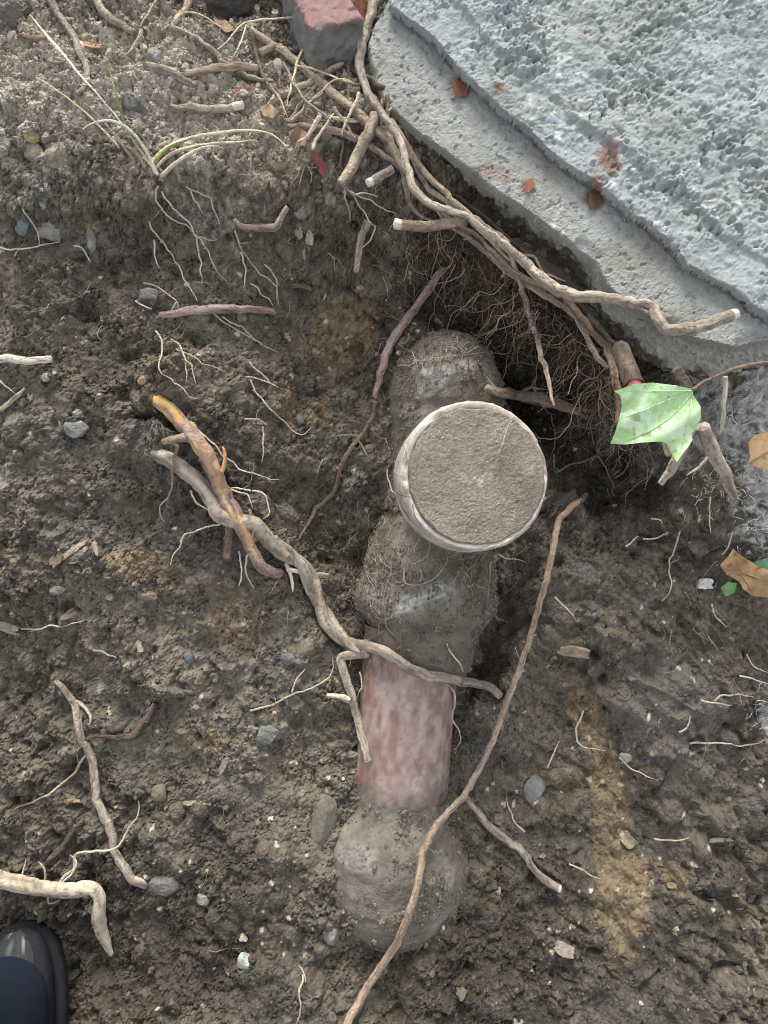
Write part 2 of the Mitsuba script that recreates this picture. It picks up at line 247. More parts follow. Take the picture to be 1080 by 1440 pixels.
def path3(pts, r, lift=0.0, m=None, smooth=6, step=3.0, wob=0.0, seed=0, dep=None, sink=(0, 0), clamp=False):
    """World points over the ground along a line read off the photograph; lift: metres above what lies there (number or list)."""
    pts = np.asarray(pts, float); lf = np.atleast_1d(np.asarray(lift, float)); li = np.interp(np.linspace(0, 1, len(pts)), np.linspace(0, 1, len(lf)), lf) if len(lf) > 1 else np.full(len(pts), lf[0])
    Q = crom(np.column_stack([pts[:, :2], li]), step); px, py, li = Q[:, 0], Q[:, 1], Q[:, 2]
    if wob:
        k = np.arange(len(px)); px = px + wob * 2 * n3(np.stack([k * step / 14, 0 * k, 0 * k], 1), 1, seed, 3); py = py + wob * 2 * n3(np.stack([k * step / 14, 0 * k + 9, 0 * k], 1), 1, seed + 1, 3)
    if wob:                                                       # small abrupt kinks
        kk = rng_k(seed); n_ = max(3, int(len(px) * step / 9)); xk = np.linspace(0, len(px) - 1, n_); en = np.ones(n_); en[0] = en[-1] = 0
        px = px + wob * .55 * np.interp(np.arange(len(px)), xk, kk.normal(size=n_) * en); py = py + wob * .55 * np.interp(np.arange(len(px)), xk, kk.normal(size=n_) * en)
    d = dep(px, py) if dep is not None else depth(px, py, m)
    if smooth and len(d) > 4: d = np.minimum(gaussian_filter1d(d, smooth, mode='nearest'), gaussian_filter1d(d, 1.5, mode='nearest') + .006)
    if clamp: g = depth(px, py) - 1.1 * np.mean(r); d = np.minimum(d, gaussian_filter1d(np.minimum(g, d + li), 7, mode='nearest') + li)
    e = np.zeros(len(d)); k = max(2, int(12 / step))
    if sink[0]: e[:k] += sink[0] * np.linspace(1, 0, len(e[:k]))
    if sink[1]: e[-k:] += sink[1] * np.linspace(0, 1, len(e[-k:]))
    return CAM + ray(px, py) * (d - li - .45 * np.mean(r) + e)[:, None]
ROOTID = [0]
def root(name, pts, r, kind='grey', label=None, cat='root', group=None, parent=None, lift=0.0, cut=(0, 0), branches=(), wob=1.5, taper=None, rough=.15, sink=(0, 0), m=None, dep=None, smooth=6, tint=None, mat='root_mat', clamp=False, fib=.6):
    """One root or stem: r in photo pixels (start, end) turned into metres at its depth."""
    ROOTID[0] += 1; sd = ROOTID[0] * 7
    k = parent or (thing(name, label, cat, group) if branches else None)
    rr = np.atleast_1d(np.asarray(r, float)); px0 = pts[len(pts) // 2]; rm = rr * (depth(px0[0], px0[1]) if dep is None else dep(np.array([px0[0]]), np.array([px0[1]]))[0]) / F
    C = path3(pts, rm, lift, m, smooth, 2.2 if rr.mean() > 3 else 3.0, wob, sd, dep, sink, clamp)
    R = np.interp(np.linspace(0, 1, len(C)), np.linspace(0, 1, len(rm)), rm) if len(rm) > 1 else np.full(len(C), rm[0])
    if not cut[1] and rr.mean() < 4: R = R * np.interp(np.linspace(0, 1, len(C)), [0, .8, 1], [1, 1, .45])
    sides = 5 if rr.mean() < 1.6 else 8 if rr.mean() < 4 else 14
    Vt, f, L, A, I = tube(C, R, sides, sd, rough if rr.mean() > 1.6 else .05)
    c = bark(L, A, kind, sd, R.mean())
    if tint is not None: c = tint(c, L / max(L.max(), 1e-6), A, sd)
    for w, e in ((cut[0], 0), (cut[1], len(C) - 1)):
        if w: c[(np.abs(I - e) < w)] = np.array([.66, .60, .50])
    if (rr.mean() >= 4 or name == 'rootlet') and fib:                                    # side fibres torn from the soil
        r_ = rng_k(sd + 3); Vl, Fl, Cl, kf = [Vt], [f], [c], len(Vt)
        for _ in range(int(max(3, len(C) * .0022 * 28 * fib)) if rr.mean() >= 4 else len(C) // 9):
            j = r_.integers(2, len(C) - 1); d_ = r_.normal(size=3) - FWD * .2; p_ = [C[j] + .5 * R[j] * d_ / np.linalg.norm(d_)]; ln = r_.uniform(.004, .02) * (1 + (r_.random() < .15))
            for _q in range(8): d_ = d_ / np.linalg.norm(d_) + r_.normal(size=3) * .45; p_.append(p_[-1] + d_ / np.linalg.norm(d_) * ln / 7)
            v2, f2, *_x = tube(np.array(p_), min(r_.uniform(.00025, .0006), .55 * R[j]) * np.linspace(1, .4, 9), 4, 0, 0); Vl.append(v2); Fl.append(f2 + kf); kf += len(v2); Cl.append(np.tile(np.array(BARK[['tan', 'pale', 'brown'][r_.integers(3)]][1]) * r_.uniform(.6, 1.1), (len(v2), 1)))
        Vt, f, c = np.vstack(Vl), np.vstack(Fl), np.vstack(Cl)
    nm = 'stem' if branches else name
    key = put(nm, (Vt, f), mat, k, color=c, **({} if (branches or parent) else dict(label=label, cat=cat, group=group)))
    for b in branches:
        o = dict(kind=kind, parent=k, lift=float(np.mean(lift)), wob=wob, dep=dep, m=m); o.update(b[2] if len(b) > 2 else {})
        root('branch', b[0], b[1], **o)
    return k or key

# ------------------------------------------------------------------ the concrete slab over the dug hole
def slab_z(x, y): return 0.722 + 0.36 * (y - 0.95) + 0.04 * (x - 0.2)
sn = np.array([-0.04, -0.36, 1.0]); sn /= np.linalg.norm(sn); s0 = np.array([0.2, 0.95, 0.722])
su = np.array([1.0, 0, 0.04]); su -= sn * (su @ sn); su /= np.linalg.norm(su); sv = np.cross(sn, su)
def slab_depth(px, py): return ((s0 - CAM) @ sn) / (ray(px, py) @ sn)
def to_slab(pts):
    P = np.asarray(pts, float); Q = CAM + ray(P[:, 0], P[:, 1]) * slab_depth(P[:, 0], P[:, 1])[:, None] - s0; return np.stack([Q @ su, Q @ sv], 1)
far_edge = [(1180, 460), (1420, 420), (1500, 60), (1180, -260), (760, -300), (590, -160)]
BASEP = to_slab([(548, 0), (524, 40), (519, 61), (527, 106), (544, 145), (588, 183), (622, 208), (650, 228), (683, 254), (700, 267), (718, 278), (746, 299), (779, 321), (812, 344), (840, 366), (849, 388), (868, 412), (902, 436), (941, 458), (985, 476), (1030, 486), (1085, 474)] + far_edge)
COATP = to_slab([(552, 4), (548, 22), (574, 38), (610, 70), (640, 108), (668, 134), (704, 168), (742, 196), (768, 224), (800, 248), (838, 272), (868, 300), (905, 326), (938, 352), (958, 382), (990, 396), (1026, 416), (1052, 438), (1078, 455), (1120, 462)] + far_edge)
def slab_part(poly, cell, drop, seed, hfun, cfun, keep=None, wide=None, base=0.0):
    pl = Polygon(poly).buffer(0); x0, y0, x1, y1 = pl.bounds
    x0, x1, y0, y1 = x0 - .05, min(x1 + .05, .62), y0 - .05, min(y1 + .05, .62)
    ax, ay = np.arange(x0, x1, cell), np.arange(y0, y1, cell); gx_, gy_ = [a.ravel() for a in np.meshgrid(ax, ay)]
    bd = LineString(list(pl.exterior.coords)); pts = shapely.points(gx_, gy_)
    seg = np.array(bd.segmentize(.003).coords); dist, _ = cKDTree(seg).query(np.stack([gx_, gy_], 1), workers=-1)
    s = np.where(shapely.contains_xy(pl, gx_, gy_), -dist, dist)
    q = np.stack([gx_, gy_, 0 * gx_], 1); s = s + .0040 * n3(q, 25, seed, 2) + .0030 * n3(q, 110, seed + 1, 3)
    w = wide(q) if wide else .006
    h = hfun(q, s) - drop * ss(0, 1, np.clip(s / w, 0, 1)) ** 1.0 + base
    side = ss(.05, .35, s / w)
    P = s0 + su * gx_[:, None] + sv * gy_[:, None]
    jit = .014 * drop / .1 * side                                # broken faces are craggy
    P = P + su * (jit * 2 * n3(np.column_stack([gx_, gy_, h]), 38, seed + 5, 4))[:, None] + sv * (jit * 2 * n3(np.column_stack([gx_, gy_, h]), 38, seed + 6, 4))[:, None] + sn * (h + jit * 1.6 * n3(np.column_stack([gx_, gy_, h]), 60, seed + 7, 3))[:, None]
    nx, ny = len(ax), len(ay); i = np.arange(nx * ny).reshape(ny, nx); f = np.stack([i[:-1, :-1], i[:-1, 1:], i[1:, 1:], i[1:, :-1]], -1).reshape(-1, 4)
    ok = (s < w * 1.15)
    if keep is not None: ok &= keep(q, s)
    f = f[ok[f].all(1)]; u_, inv = np.unique(f, return_inverse=True); c = cfun(P, q, s, side)
    return P[u_], inv.reshape(f.shape), c[u_]
coat_in = Polygon(COATP).buffer(-.035)
sk = thing('concrete_slab', 'broken rough grey concrete slab jutting over the dug hole at upper right', 'slab')
def h_base(q, s): return - .0025 * ss(.16, .25, n3(q, 150, 206, 3)) + .0016 * n3(q, 60, 208, 3) + .0035 * n3(q, 20, 201, 2) + .0022 * n3(q, 160, 202, 3) + .0016 * n3(q, 420, 203, 2) - .006 * ss(.02, 0, -s) * ss(0, .2, n3(q, 30, 204, 2))
def concrete(P, base, seed):
    t = n3(P, 14, seed, 3); g = n3(P, 220, seed + 1, 3); c = np.asarray(base) * (1 + .45 * t + .55 * g)[:, None]
    return c
def stain(P, c, spots, colr, seed):
    for (px, py, rx, ry, w) in spots:
        Q = CAM + ray(px, py) * slab_depth(px, py); k = slab_depth(px, py) / F
        d = np.hypot((P[:, 0] - Q[0]) / (rx * k), (P[:, 1] - Q[1]) / (ry * k * 1.2))
        a = w * ss(1.0, .5, d + 1.1 * n3(P, 70, seed, 3)); c = c * (1 - a[:, None]) + a[:, None] * np.asarray(colr)
    return c
def c_base(P, q, s, side):
    c = concrete(P, (.235, .244, .240), 210); c = lerpc(1, 0, .75 * side)[:, :1] * c + .75 * side[:, None] * concrete(P, (.20, .195, .175), 215)
    dirt = ss(-.06, .16, n3(P, 26, 216, 4)) * .5; c = c * (1 - dirt[:, None]) + dirt[:, None] * np.array([.165, .15, .125]) * (1 + .8 * n3(P, 200, 229, 2)[:, None])
    c = stain(P, c, [(742, 262, 14, 12, .8), (835, 282, 18, 14, .9), (690, 240, 40, 12, .4), (650, 125, 14, 16, .9), (712, 256, 10, 10, .5)], (.16, .085, .055), 217)
    wht = ss(.10, .2, n3(P, 90, 218, 3)) * ss(0, .15, n3(P, 9, 219, 2)) * .6
    return np.clip(c * (1 - wht[:, None]) + wht[:, None] * .6, .02, .8)
pb = slab_part(BASEP, .0021, .012, 200, h_base, c_base, keep=lambda q, s: ~shapely.contains_xy(coat_in, q[:, 0], q[:, 1]) , wide=lambda q: .005 + 0 * q[:, 0])
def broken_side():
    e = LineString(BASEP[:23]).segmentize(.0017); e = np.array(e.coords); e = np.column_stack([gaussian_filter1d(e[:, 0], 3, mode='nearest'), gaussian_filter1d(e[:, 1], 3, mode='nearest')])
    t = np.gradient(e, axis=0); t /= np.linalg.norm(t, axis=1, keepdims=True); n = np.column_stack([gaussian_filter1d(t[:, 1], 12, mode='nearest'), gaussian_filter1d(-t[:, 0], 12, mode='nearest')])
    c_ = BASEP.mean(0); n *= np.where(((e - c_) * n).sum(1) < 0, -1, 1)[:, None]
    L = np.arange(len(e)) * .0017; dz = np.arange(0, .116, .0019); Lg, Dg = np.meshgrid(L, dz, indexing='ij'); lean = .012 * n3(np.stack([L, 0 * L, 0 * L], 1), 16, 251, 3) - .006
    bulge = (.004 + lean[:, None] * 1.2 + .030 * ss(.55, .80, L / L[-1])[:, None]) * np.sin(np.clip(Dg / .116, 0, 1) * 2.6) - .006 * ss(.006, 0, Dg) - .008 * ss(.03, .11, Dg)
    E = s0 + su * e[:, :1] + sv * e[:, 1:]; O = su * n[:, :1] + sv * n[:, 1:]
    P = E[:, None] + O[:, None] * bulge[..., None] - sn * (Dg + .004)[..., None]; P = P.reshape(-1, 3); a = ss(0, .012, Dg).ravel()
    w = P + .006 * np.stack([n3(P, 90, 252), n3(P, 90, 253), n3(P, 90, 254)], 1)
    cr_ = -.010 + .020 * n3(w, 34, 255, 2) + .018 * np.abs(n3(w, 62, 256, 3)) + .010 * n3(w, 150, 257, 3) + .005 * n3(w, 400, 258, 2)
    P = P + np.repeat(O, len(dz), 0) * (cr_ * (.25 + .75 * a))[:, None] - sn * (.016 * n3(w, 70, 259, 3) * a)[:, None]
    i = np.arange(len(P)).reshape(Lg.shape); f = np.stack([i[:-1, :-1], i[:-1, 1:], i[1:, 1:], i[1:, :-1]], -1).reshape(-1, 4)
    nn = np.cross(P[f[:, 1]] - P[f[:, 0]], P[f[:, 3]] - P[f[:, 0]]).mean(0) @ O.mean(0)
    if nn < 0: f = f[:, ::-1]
    c = concrete(P, (.29, .285, .265), 260); st = np.clip(ss(-.12, .12, n3(P, 30, 261, 3) + .16 - .45 * ss(.15, .45, P[:, 0]) + .9 * ss(.02, .09, Dg.ravel()) - .35), 0, 1); c = lerpc(1, 0, st)[:, :1] * c + st[:, None] * (np.array([.085, .075, .062]) * (1 + .9 * n3(P, 200, 263, 3))[:, None]); ag_ = ss(.16, .2, n3(P, 110, 262)); c = c * (1 - .5 * ag_[:, None]) + .5 * ag_[:, None] * np.array([.36, .34, .31])  # dirty brown earth plus the shade under the slab, painted darker with depth
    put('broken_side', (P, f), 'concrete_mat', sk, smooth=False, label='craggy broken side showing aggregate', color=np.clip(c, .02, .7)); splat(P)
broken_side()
put('base_layer', pb[:2], 'concrete_mat', sk, smooth=False, label='smoother grey lower layer in front of the render lip', color=pb[2])
def h_coat(q, s):
    w = q + .006 * np.stack([n3(q, 70, 231, 2), n3(q, 70, 232, 2), 0 * s], 1)
    flat_ = ss(.055, .02, -s) * .5; am = .55 + .9 * ss(-.12, .15, n3(q, 13, 248, 2))
    bil = .46 * np.abs(n3(w, 70, 233, 2)) + .46 * np.abs(n3(w, 135, 234, 3)) + .10 * np.abs(n3(w, 300, 235)); lump_ = n3(w, 120, 246, 3); am = .45 + .8 * ss(-.14, .14, n3(q, 17, 248, 3))
    h = am * (.0115 * bil + .010 * lump_ + .0042 * n3(q, 420, 252, 2) - .006 * ss(.10, .2, n3(w, 130, 247, 2))) * (1 - flat_) + .012 * n3(w, 36, 250, 3) * (1 - .5 * flat_) + .010 * n3(q, 11, 236, 2) - .003
    # one trowelled edge strip a little lower than the field
    st = ss(.048, .058, -s + .02 * n3(q, 16, 237, 2)); return h + .006 * st - .005 * ss(.25, .35, n3(q, 6, 238, 2))
def c_coat(P, q, s, side):
    c = concrete(P, (.240, .262, .276), 240); t = ss(-.1, .2, n3(P, 8, 241, 3)); c = c * lerpc((1.0, 1.0, 1.0), (.86, .86, .80), t)
    wht = ss(.06, .24, n3(P, 110, 242, 4)) * (.10 + .5 * ss(-.05, .15, n3(P, 10, 243, 2))); c = c * (1 - wht[:, None]) + wht[:, None] * np.array([.55, .57, .60])
    c = lerpc(1, 0, .5 * side)[:, :1] * c + .5 * side[:, None] * np.array([.24, .23, .22])
    c = stain(P, c, [(700, 148, 16, 9, .6), (850, 243, 20, 22, .85), (805, 175, 14, 8, .45), (760, 65, 5, 8, .6), (812, 75, 8, 10, .3), (835, 275, 14, 10, .7)], (.17, .095, .065), 244)
    return np.clip(c, .03, .85)
pc = slab_part(COATP, .00180, .0125, 230, h_coat, c_coat, wide=lambda q: .0028 + 0 * q[:, 0], base=.0215)
put('render_coat', pc[:2], 'concrete_mat', sk, label='thick lumpy bluish grey render coat with white fibres', color=pc[2])
und = Polygon(BASEP).buffer(-.004); vu, fu = trimesh.creation.triangulate_polygon(und.simplify(.002), engine='earcut')
Pu = s0 + su * vu[:, :1] + sv * vu[:, 1:] - sn * .108
put('underside', (Pu, fu[:, ::-1]), 'concrete_mat', sk, smooth=False, color=np.tile([.17, .16, .145], (len(Pu), 1)))
splat(pb[0]); splat(pc[0])

# ------------------------------------------------------------------ the clay drain pipe
pA = CAM + ray(630, 440) * 1.135; pB = CAM + ray(537, 1330) * 1.168
def use_axis(a, b):
    global pA, pax, PL, pn, pu
    pA, PL = a, np.linalg.norm(b - a); pax = (b - a) / PL; pn = -FWD - pax * (-FWD @ pax); pn /= np.linalg.norm(pn); pu = np.cross(pax, pn)
PLOW, PUPP = (CAM + ray(581, 870) * 1.152, CAM + ray(547, 1330) * 1.168), (CAM + ray(634, 440) * 1.135, CAM + ray(596, 900) * 1.153)
use_axis(*PLOW)
def tpix(py):                                                    # metres along the axis that show at photo row py
    tt = np.linspace(-.2, PL + .2, 2000); _, v, _ = project(pA + pax * tt[:, None]); return np.interp(py, v, tt)
def turned(prof, seed, lump, nseg=120, squash=1.0, step=.0035, fine=.0012):
    t = np.array([p[0] for p in prof]); r = np.array([p[1] for p in prof]); k = np.concatenate([[0], np.cumsum(np.hypot(np.diff(t), np.diff(r)))])
    kk = np.linspace(0, k[-1], max(8, int(k[-1] / step))); t, r = np.interp(kk, k, t), np.interp(kk, k, r); r = np.maximum(gaussian_filter1d(r, 1.2, mode='nearest'), 1e-4)
    a = np.arange(nseg) * 2 * np.pi / nseg; tg, ag = np.meshgrid(t, a, indexing='ij'); rg = np.repeat(r[:, None], nseg, 1)
    P = pA + pax * tg[..., None] + rg[..., None] * (np.cos(ag)[..., None] * pn + np.sin(ag)[..., None] * pu); sh = P.shape; P = P.reshape(-1, 3)
    N = (np.cos(ag)[..., None] * pn + np.sin(ag)[..., None] * pu).reshape(-1, 3)
    P = P + N * (lump * 2 * n3(P, 16, seed, 2) + .5 * lump * n3(P, 45, seed + 1, 3) + fine * 2 * n3(P, 170, seed + 2, 3))[:, None]
    i = np.arange(len(P)).reshape(sh[:2]); j = np.roll(i, -1, 1); f = np.stack([i[:-1], j[:-1], j[1:], i[1:]], -1).reshape(-1, 4); return P, f, tg.ravel(), ag.ravel(), N
CRUST = []
pk = thing('drain_pipe', 'old glazed clay drain pipe with a round capped inlet half dug out of the bank', 'pipe')
def dirtmix(c, P, amt, seed, f=30):
    d = np.clip(amt + 1.5 * n3(P, f, seed, 3) + .9 * n3(P, f * 6, seed + 1, 2), 0, 1); g = (n3(P, 60, seed + 2, 3)[:, None] * .9 + 1) * np.array([.118, .102, .085])
    return np.clip(c * (1 - d[:, None]) + d[:, None] * g * (1 + .9 * n3(P, 380, seed + 3, 2)[:, None]), .02, .8)
R0 = .0725
P, f, tg, ag, N = turned([(tpix(880), R0), (tpix(1150), R0 * 1.0)], 301, .0006, fine=.00035)
uvw = np.stack([tg * 14, np.cos(ag) * 1.5, np.sin(ag) * 1.5], 1)
c = lerpc((.215, .135, .122), (.335, .262, .242), ss(-.16, .16, n3(np.column_stack([P @ pax * 45, P @ pu * 95, P @ pn * 95]), 1, 302, 5))) * (1 + .5 * n3(P, 150, 303, 3)[:, None])
sc = ss(.13, .2, n3(np.column_stack([P @ (pax + .4 * pu) * 40, P @ pu * 110, P @ pn * 60]), 1, 304, 2)); c = c * (1 - .5 * sc[:, None]) + .5 * sc[:, None] * np.array([.16, .075, .07])
rd = ss(.05, .2, n3(P, 28, 305, 3)) * ss(.1, .5, np.sin(ag)) ; c = c * (1 - .55 * rd[:, None]) + .55 * rd[:, None] * np.array([.27, .095, .085])
orr = ss(.25, .33, n3(P, 110, 309, 2)) * .5; c = c * (1 - orr[:, None]) + orr[:, None] * np.array([.45, .22, .10])
edge = ss(tpix(1062), tpix(1128), tg) + .7 * ss(tpix(945), tpix(900), tg) + .35 * ss(.5, 1.2, np.abs(np.sin(ag)) * np.where(np.sin(ag) * 1 < 0, 1, 1.2))
c = dirtmix(c, P, -.06 + .95 * edge, 306, 55)
put('barrel', (P, f), 'clay_mat', pk, label='glazed pipe barrel scuffed pink and dull red', color=c); splat_mesh(P, f)
def earthy(P, a, seed, amt, white):
    c = lerpc((.135, .118, .098), (.245, .22, .19), ss(-.15, .2, n3(P, 18, seed, 3))) * (1 + .7 * n3(P, 240, seed + 1, 3)[:, None]); c = dirtmix(c * .80, P, amt, seed + 2, 22)
    for (px, py, rx, ry, ang, w) in white:
        u, v, _ = project(P); Q = at(px, py); k = .0011; aa = math.radians(ang); dx, dy = (P - Q) @ RIGHT / k, (P - Q) @ -UP / k
        d = np.hypot((dx * math.cos(aa) + dy * math.sin(aa)) / rx, (-dx * math.sin(aa) + dy * math.cos(aa)) / ry); m_ = w * ss(1.1, .3, d + 1.2 * n3(P, 70, seed + 8, 3)); m_ = np.minimum(1, m_ * .8) * ss(-.2, .1, n3(P, 220, seed + 9, 2)); c = c * (1 - m_[:, None]) + m_[:, None] * np.array([.42, .425, .42])
    return c
P, f, tg, ag, N = turned([(tpix(1112), R0), (tpix(1135), R0 * 1.08), (tpix(1158), .100), (tpix(1185), .111), (tpix(1240), .112), (tpix(1278), .095), (tpix(1306), .060), (tpix(1326), .003)], 311, .0075, fine=.0026); splat_mesh(P, f); DM0 = fill(DM); ALL = DM0
CRUST.append((P, N)); put('lower_bell', (P, f), 'soil_mat', pk, label='swollen lower joint caked in grey earth', color=earthy(P, ag, 312, .72, [(500, 1205, 34, 26, 0, .35), (625, 1260, 18, 45, 20, .38), (585, 1165, 12, 20, 0, .3)]))
use_axis(*PUPP)
P, f, tg, ag, N = turned([(tpix(690), .05), (tpix(745), .080), (tpix(790), .098), (tpix(845), .107), (tpix(862), .101), (tpix(872), .087), (tpix(900), .078), (tpix(932), .0725), (tpix(945), .060)], 321, .0075, fine=.0028); splat_mesh(P, f); ALL = fill(DM)
CRUST.append((P, N)); put('middle_hub', (P, f), 'soil_mat', pk, label='middle joint hub under the capped inlet with a pale scraped streak', color=earthy(P, ag, 322, .55, [(590, 845, 58, 13, -24, 1.15), (530, 830, 30, 25, 0, .45), (560, 800, 25, 18, 0, .3)]))
P, f, tg, ag, N = turned([(tpix(468), .010), (tpix(478), .045), (tpix(495), .070), (tpix(530), .084), (tpix(568), .086), (tpix(578), .081), (tpix(590), .084), (tpix(650), .080), (tpix(720), .075)], 331, .0065, fine=.0028); splat_mesh(P, f); ALL = fill(DM)
CRUST.append((P, N)); put('upper_bell', (P, f), 'soil_mat', pk, label='rounded upper joint above the capped inlet, chalky on top', color=earthy(P, ag, 332, .52, [(612, 525, 32, 34, 0, .8), (665, 515, 25, 16, 0, .6), (590, 500, 40, 12, -10, .4)]))
# the capped inlet faces the viewer
cc = CAM + ray(669, 669) * .925; cn = -FWD + .13 * RIGHT + .05 * UP; cn /= np.linalg.norm(cn); cu = np.cross(UP, cn); cu /= np.linalg.norm(cu); cv = np.cross(cn, cu); CR = 107 * .925 / F
def lathe(prof, nseg, seed, lump, fine=.0004):
    P = []; a = np.arange(nseg) * 2 * np.pi / nseg
    for (r, h) in prof: P.append(cc + cn * h + r * (np.cos(a)[:, None] * cu + np.sin(a)[:, None] * cv))
    P = np.array(P); sh = P.shape; P = P.reshape(-1, 3); rr = P - cc; rr -= np.outer(rr @ cn, cn); rl = np.linalg.norm(rr, axis=1); rr /= np.maximum(rl, 1e-6)[:, None]
    P = P + rr * ((lump * 2 * n3(P, 25, seed, 2) + fine * 2 * n3(P, 200, seed + 1, 2)) * ss(.01, .05, rl))[:, None] + cn * (fine * 2.5 * n3(P, 90, seed + 2, 3))[:, None]
    i = np.arange(len(P)).reshape(sh[:2]); j = np.roll(i, -1, 1); return P, np.stack([i[:-1], j[:-1], j[1:], i[1:]], -1).reshape(-1, 4)
def dense(prof, st): 
    p = np.array(prof); k = np.concatenate([[0], np.cumsum(np.linalg.norm(np.diff(p, axis=0), axis=1))]); kk = np.unique(np.concatenate([k, np.arange(0, k[-1], st)])); return np.stack([np.interp(kk, k, p[:, 0]), np.interp(kk, k, p[:, 1])], 1)
P, f = lathe(dense([(.066, -.20), (.068, -.105), (.080, -.085), (CR * .985, -.070), (CR, -.06), (CR, -.006), (CR - .0025, -.001), (CR - .004, 0.0), (CR - .0085, -.0008), (CR - .0105, -.003), (CR - .012, -.012)], .004), 200, 341, .0012, .0008); nt_ = CAM + ray(771, 652) * .93; P = P - cn * (.007 * np.exp(-(np.linalg.norm(P - nt_, axis=1) / .009) ** 2))[:, None] - cn * (.003 * ss(.1, .25, n3(P, 55, 347, 2)))[:, None]
ht = (P - cc) @ cn; rl = np.linalg.norm((P - cc) - np.outer((P - cc) @ cn, cn), axis=1); dirx = (P - cc) @ (-cu * .75 + cv * .3) / CR
c = lerpc((.33, .285, .255), (.47, .425, .39), ss(-.15, .15, n3(P, 40, 342, 3))) * (1 + .5 * n3(P, 260, 343, 2)[:, None]); pur = ss(.08, .2, n3(P, 70, 344, 3)) * .5; c = c * (1 - pur[:, None]) + pur[:, None] * np.array([.25, .20, .22])
c = dirtmix(c, P, -.22 + .55 * ss(-.015, -.06, ht) + .38 * ss(.0, .9, -dirx), 345)
ik = put('inlet_socket', (P, f), 'clay_mat', pk, label='round clay socket rim of the capped inlet', color=c); splat_mesh(P, f)
gg = np.arange(-CR, CR + .001, .0011); ga, gb = [a.ravel() for a in np.meshgrid(gg, gg)]; gr_ = np.hypot(ga, gb); gq = np.stack([ga, gb, 0 * ga], 1)
rim_ = CR - .0085 + .008 * n3(gq, 50, 359, 3) + .0055 * ss(-.1, 1, (ga * (cu @ RIGHT) + gb * (cv @ RIGHT)) / CR)
gh = .0012 - .012 * ss(rim_ - .003, rim_ + .001, gr_) + .0035 * n3(gq, 45, 353, 3) + 0.0010 * n3(gq, 260, 354, 3) + .0005 * n3(gq, 520, 357, 2) + .002 * np.maximum(0, n3(gq, 130, 363, 2) - .12) * 6 * .4
P = cc + cu * ga[:, None] + cv * gb[:, None] + cn * gh[:, None]; ii = np.arange(len(ga)).reshape(len(gg), -1); f = np.stack([ii[:-1, :-1], ii[:-1, 1:], ii[1:, 1:], ii[1:, :-1]], -1).reshape(-1, 4)
f = f[(gr_ < CR - .003)[f].all(1)]; u_, inv = np.unique(f, return_inverse=True); P, f = P[u_], inv.reshape(f.shape)
c = np.array([.172, .148, .122]) * (1 + .8 * n3(P, 26, 355, 3) + 1.0 * n3(P, 520, 356, 3))[:, None]; wsp = np.random.default_rng(3).random(len(P)) > .988; c[wsp] = (.42, .37, .31)
ctr = np.exp(-(np.linalg.norm(P - cc, axis=1) / .016) ** 2) * ss(0, .2, n3(P, 150, 358, 2)); c = c * (1 - .7 * ctr[:, None]) + .7 * ctr[:, None] * np.array([.42, .40, .37])
put('earth_plug', (P, f), 'soil_mat', pk, label='flat disc of packed brown earth filling the inlet', color=np.clip(c, .02, .6)); splat_mesh(P, f)
ALL = fill(DM)
#PART2#
# ------------------------------------------------------------------ roots and stems of the bank
hang = lambda off: (lambda px, py: slab_depth(px, py) + off)
def peel(c, L, A, sd):                                           # orange inner wood where the bark is scraped off
    q = np.stack([L * 9, np.cos(A) * 1.1, np.sin(A) * 1.1], 1); t = ss(-.12, .10, n3(q, 1, sd, 3)) * ss(.95, .6, L)
    w = lerpc((.47, .22, .075), (.56, .41, .19), ss(-.15, .15, n3(q, 2.2, sd + 1, 2))); p = ss(.1, .25, n3(q, 1.7, sd + 3, 2)) * ss(.3, .5, L) * ss(.7, .55, L)
    w = w * (1 - .7 * p[:, None]) + .7 * p[:, None] * np.array([.30, .12, .13]); return c * (1 - t[:, None]) + t[:, None] * w
root('root', [(217, 558), (232, 572), (252, 590), (272, 612), (292, 645), (308, 680), (326, 715), (345, 752), (358, 780), (372, 800), (394, 806)], [9, 11, 10, 11, 10.5, 11, 9, 8, 7], 'pink', 'thick root with bright orange inner wood showing through scraped bark', 'root', lift=[-.012, .004, .010, .018, .024, .026, .024, .02, .018, .01, .0], sink=(.02, .006), tint=peel,
     branches=[([(262, 615), (245, 618), (228, 622)], [7, 4], dict(kind='tan')), ([(318, 712), (323, 745), (318, 785)], [5, 5.5], dict(kind='brown', lift=.02)), ([(250, 625), (243, 660), (237, 700), (230, 722)], [2.2, 1.2], dict(kind='brown', lift=.02)), ([(312, 665), (316, 640), (314, 628)], [3, 2.5], dict(kind='orange', lift=.03)),
               ([(236, 700), (226, 716), (232, 735)], [1.2, .7], dict(kind='tan')), ([(395, 806), (380, 830), (372, 850)], [4, 2], dict(kind='dark', lift=.0)), ([(392, 800), (402, 820), (398, 845)], [5, 2], dict(kind='dark', lift=.0)),
               ([(350, 716), (355, 760), (346, 790), (358, 828)], [2.2, 1.2], dict(kind='tan', lift=.028))])
def strand(pts, off, ph, turns=3.2):
    P = crom(np.asarray(pts, float), 6); k = np.linspace(0, 1, len(P)); n = np.gradient(P, axis=0); n /= np.linalg.norm(n, axis=1, keepdims=True); n = np.stack([-n[:, 1], n[:, 0]], 1)
    return P + n * (off * np.sin(k * turns * 2 * np.pi + ph))[:, None], np.cos(k * turns * 2 * np.pi + ph)
tw = [(212, 634), (240, 648), (268, 668), (292, 694), (310, 724), (336, 733), (362, 738), (382, 758), (404, 782), (424, 798), (440, 822), (452, 850), (466, 882), (484, 904), (515, 913), (550, 921), (582, 938), (615, 953), (650, 962), (680, 962), (707, 976)]
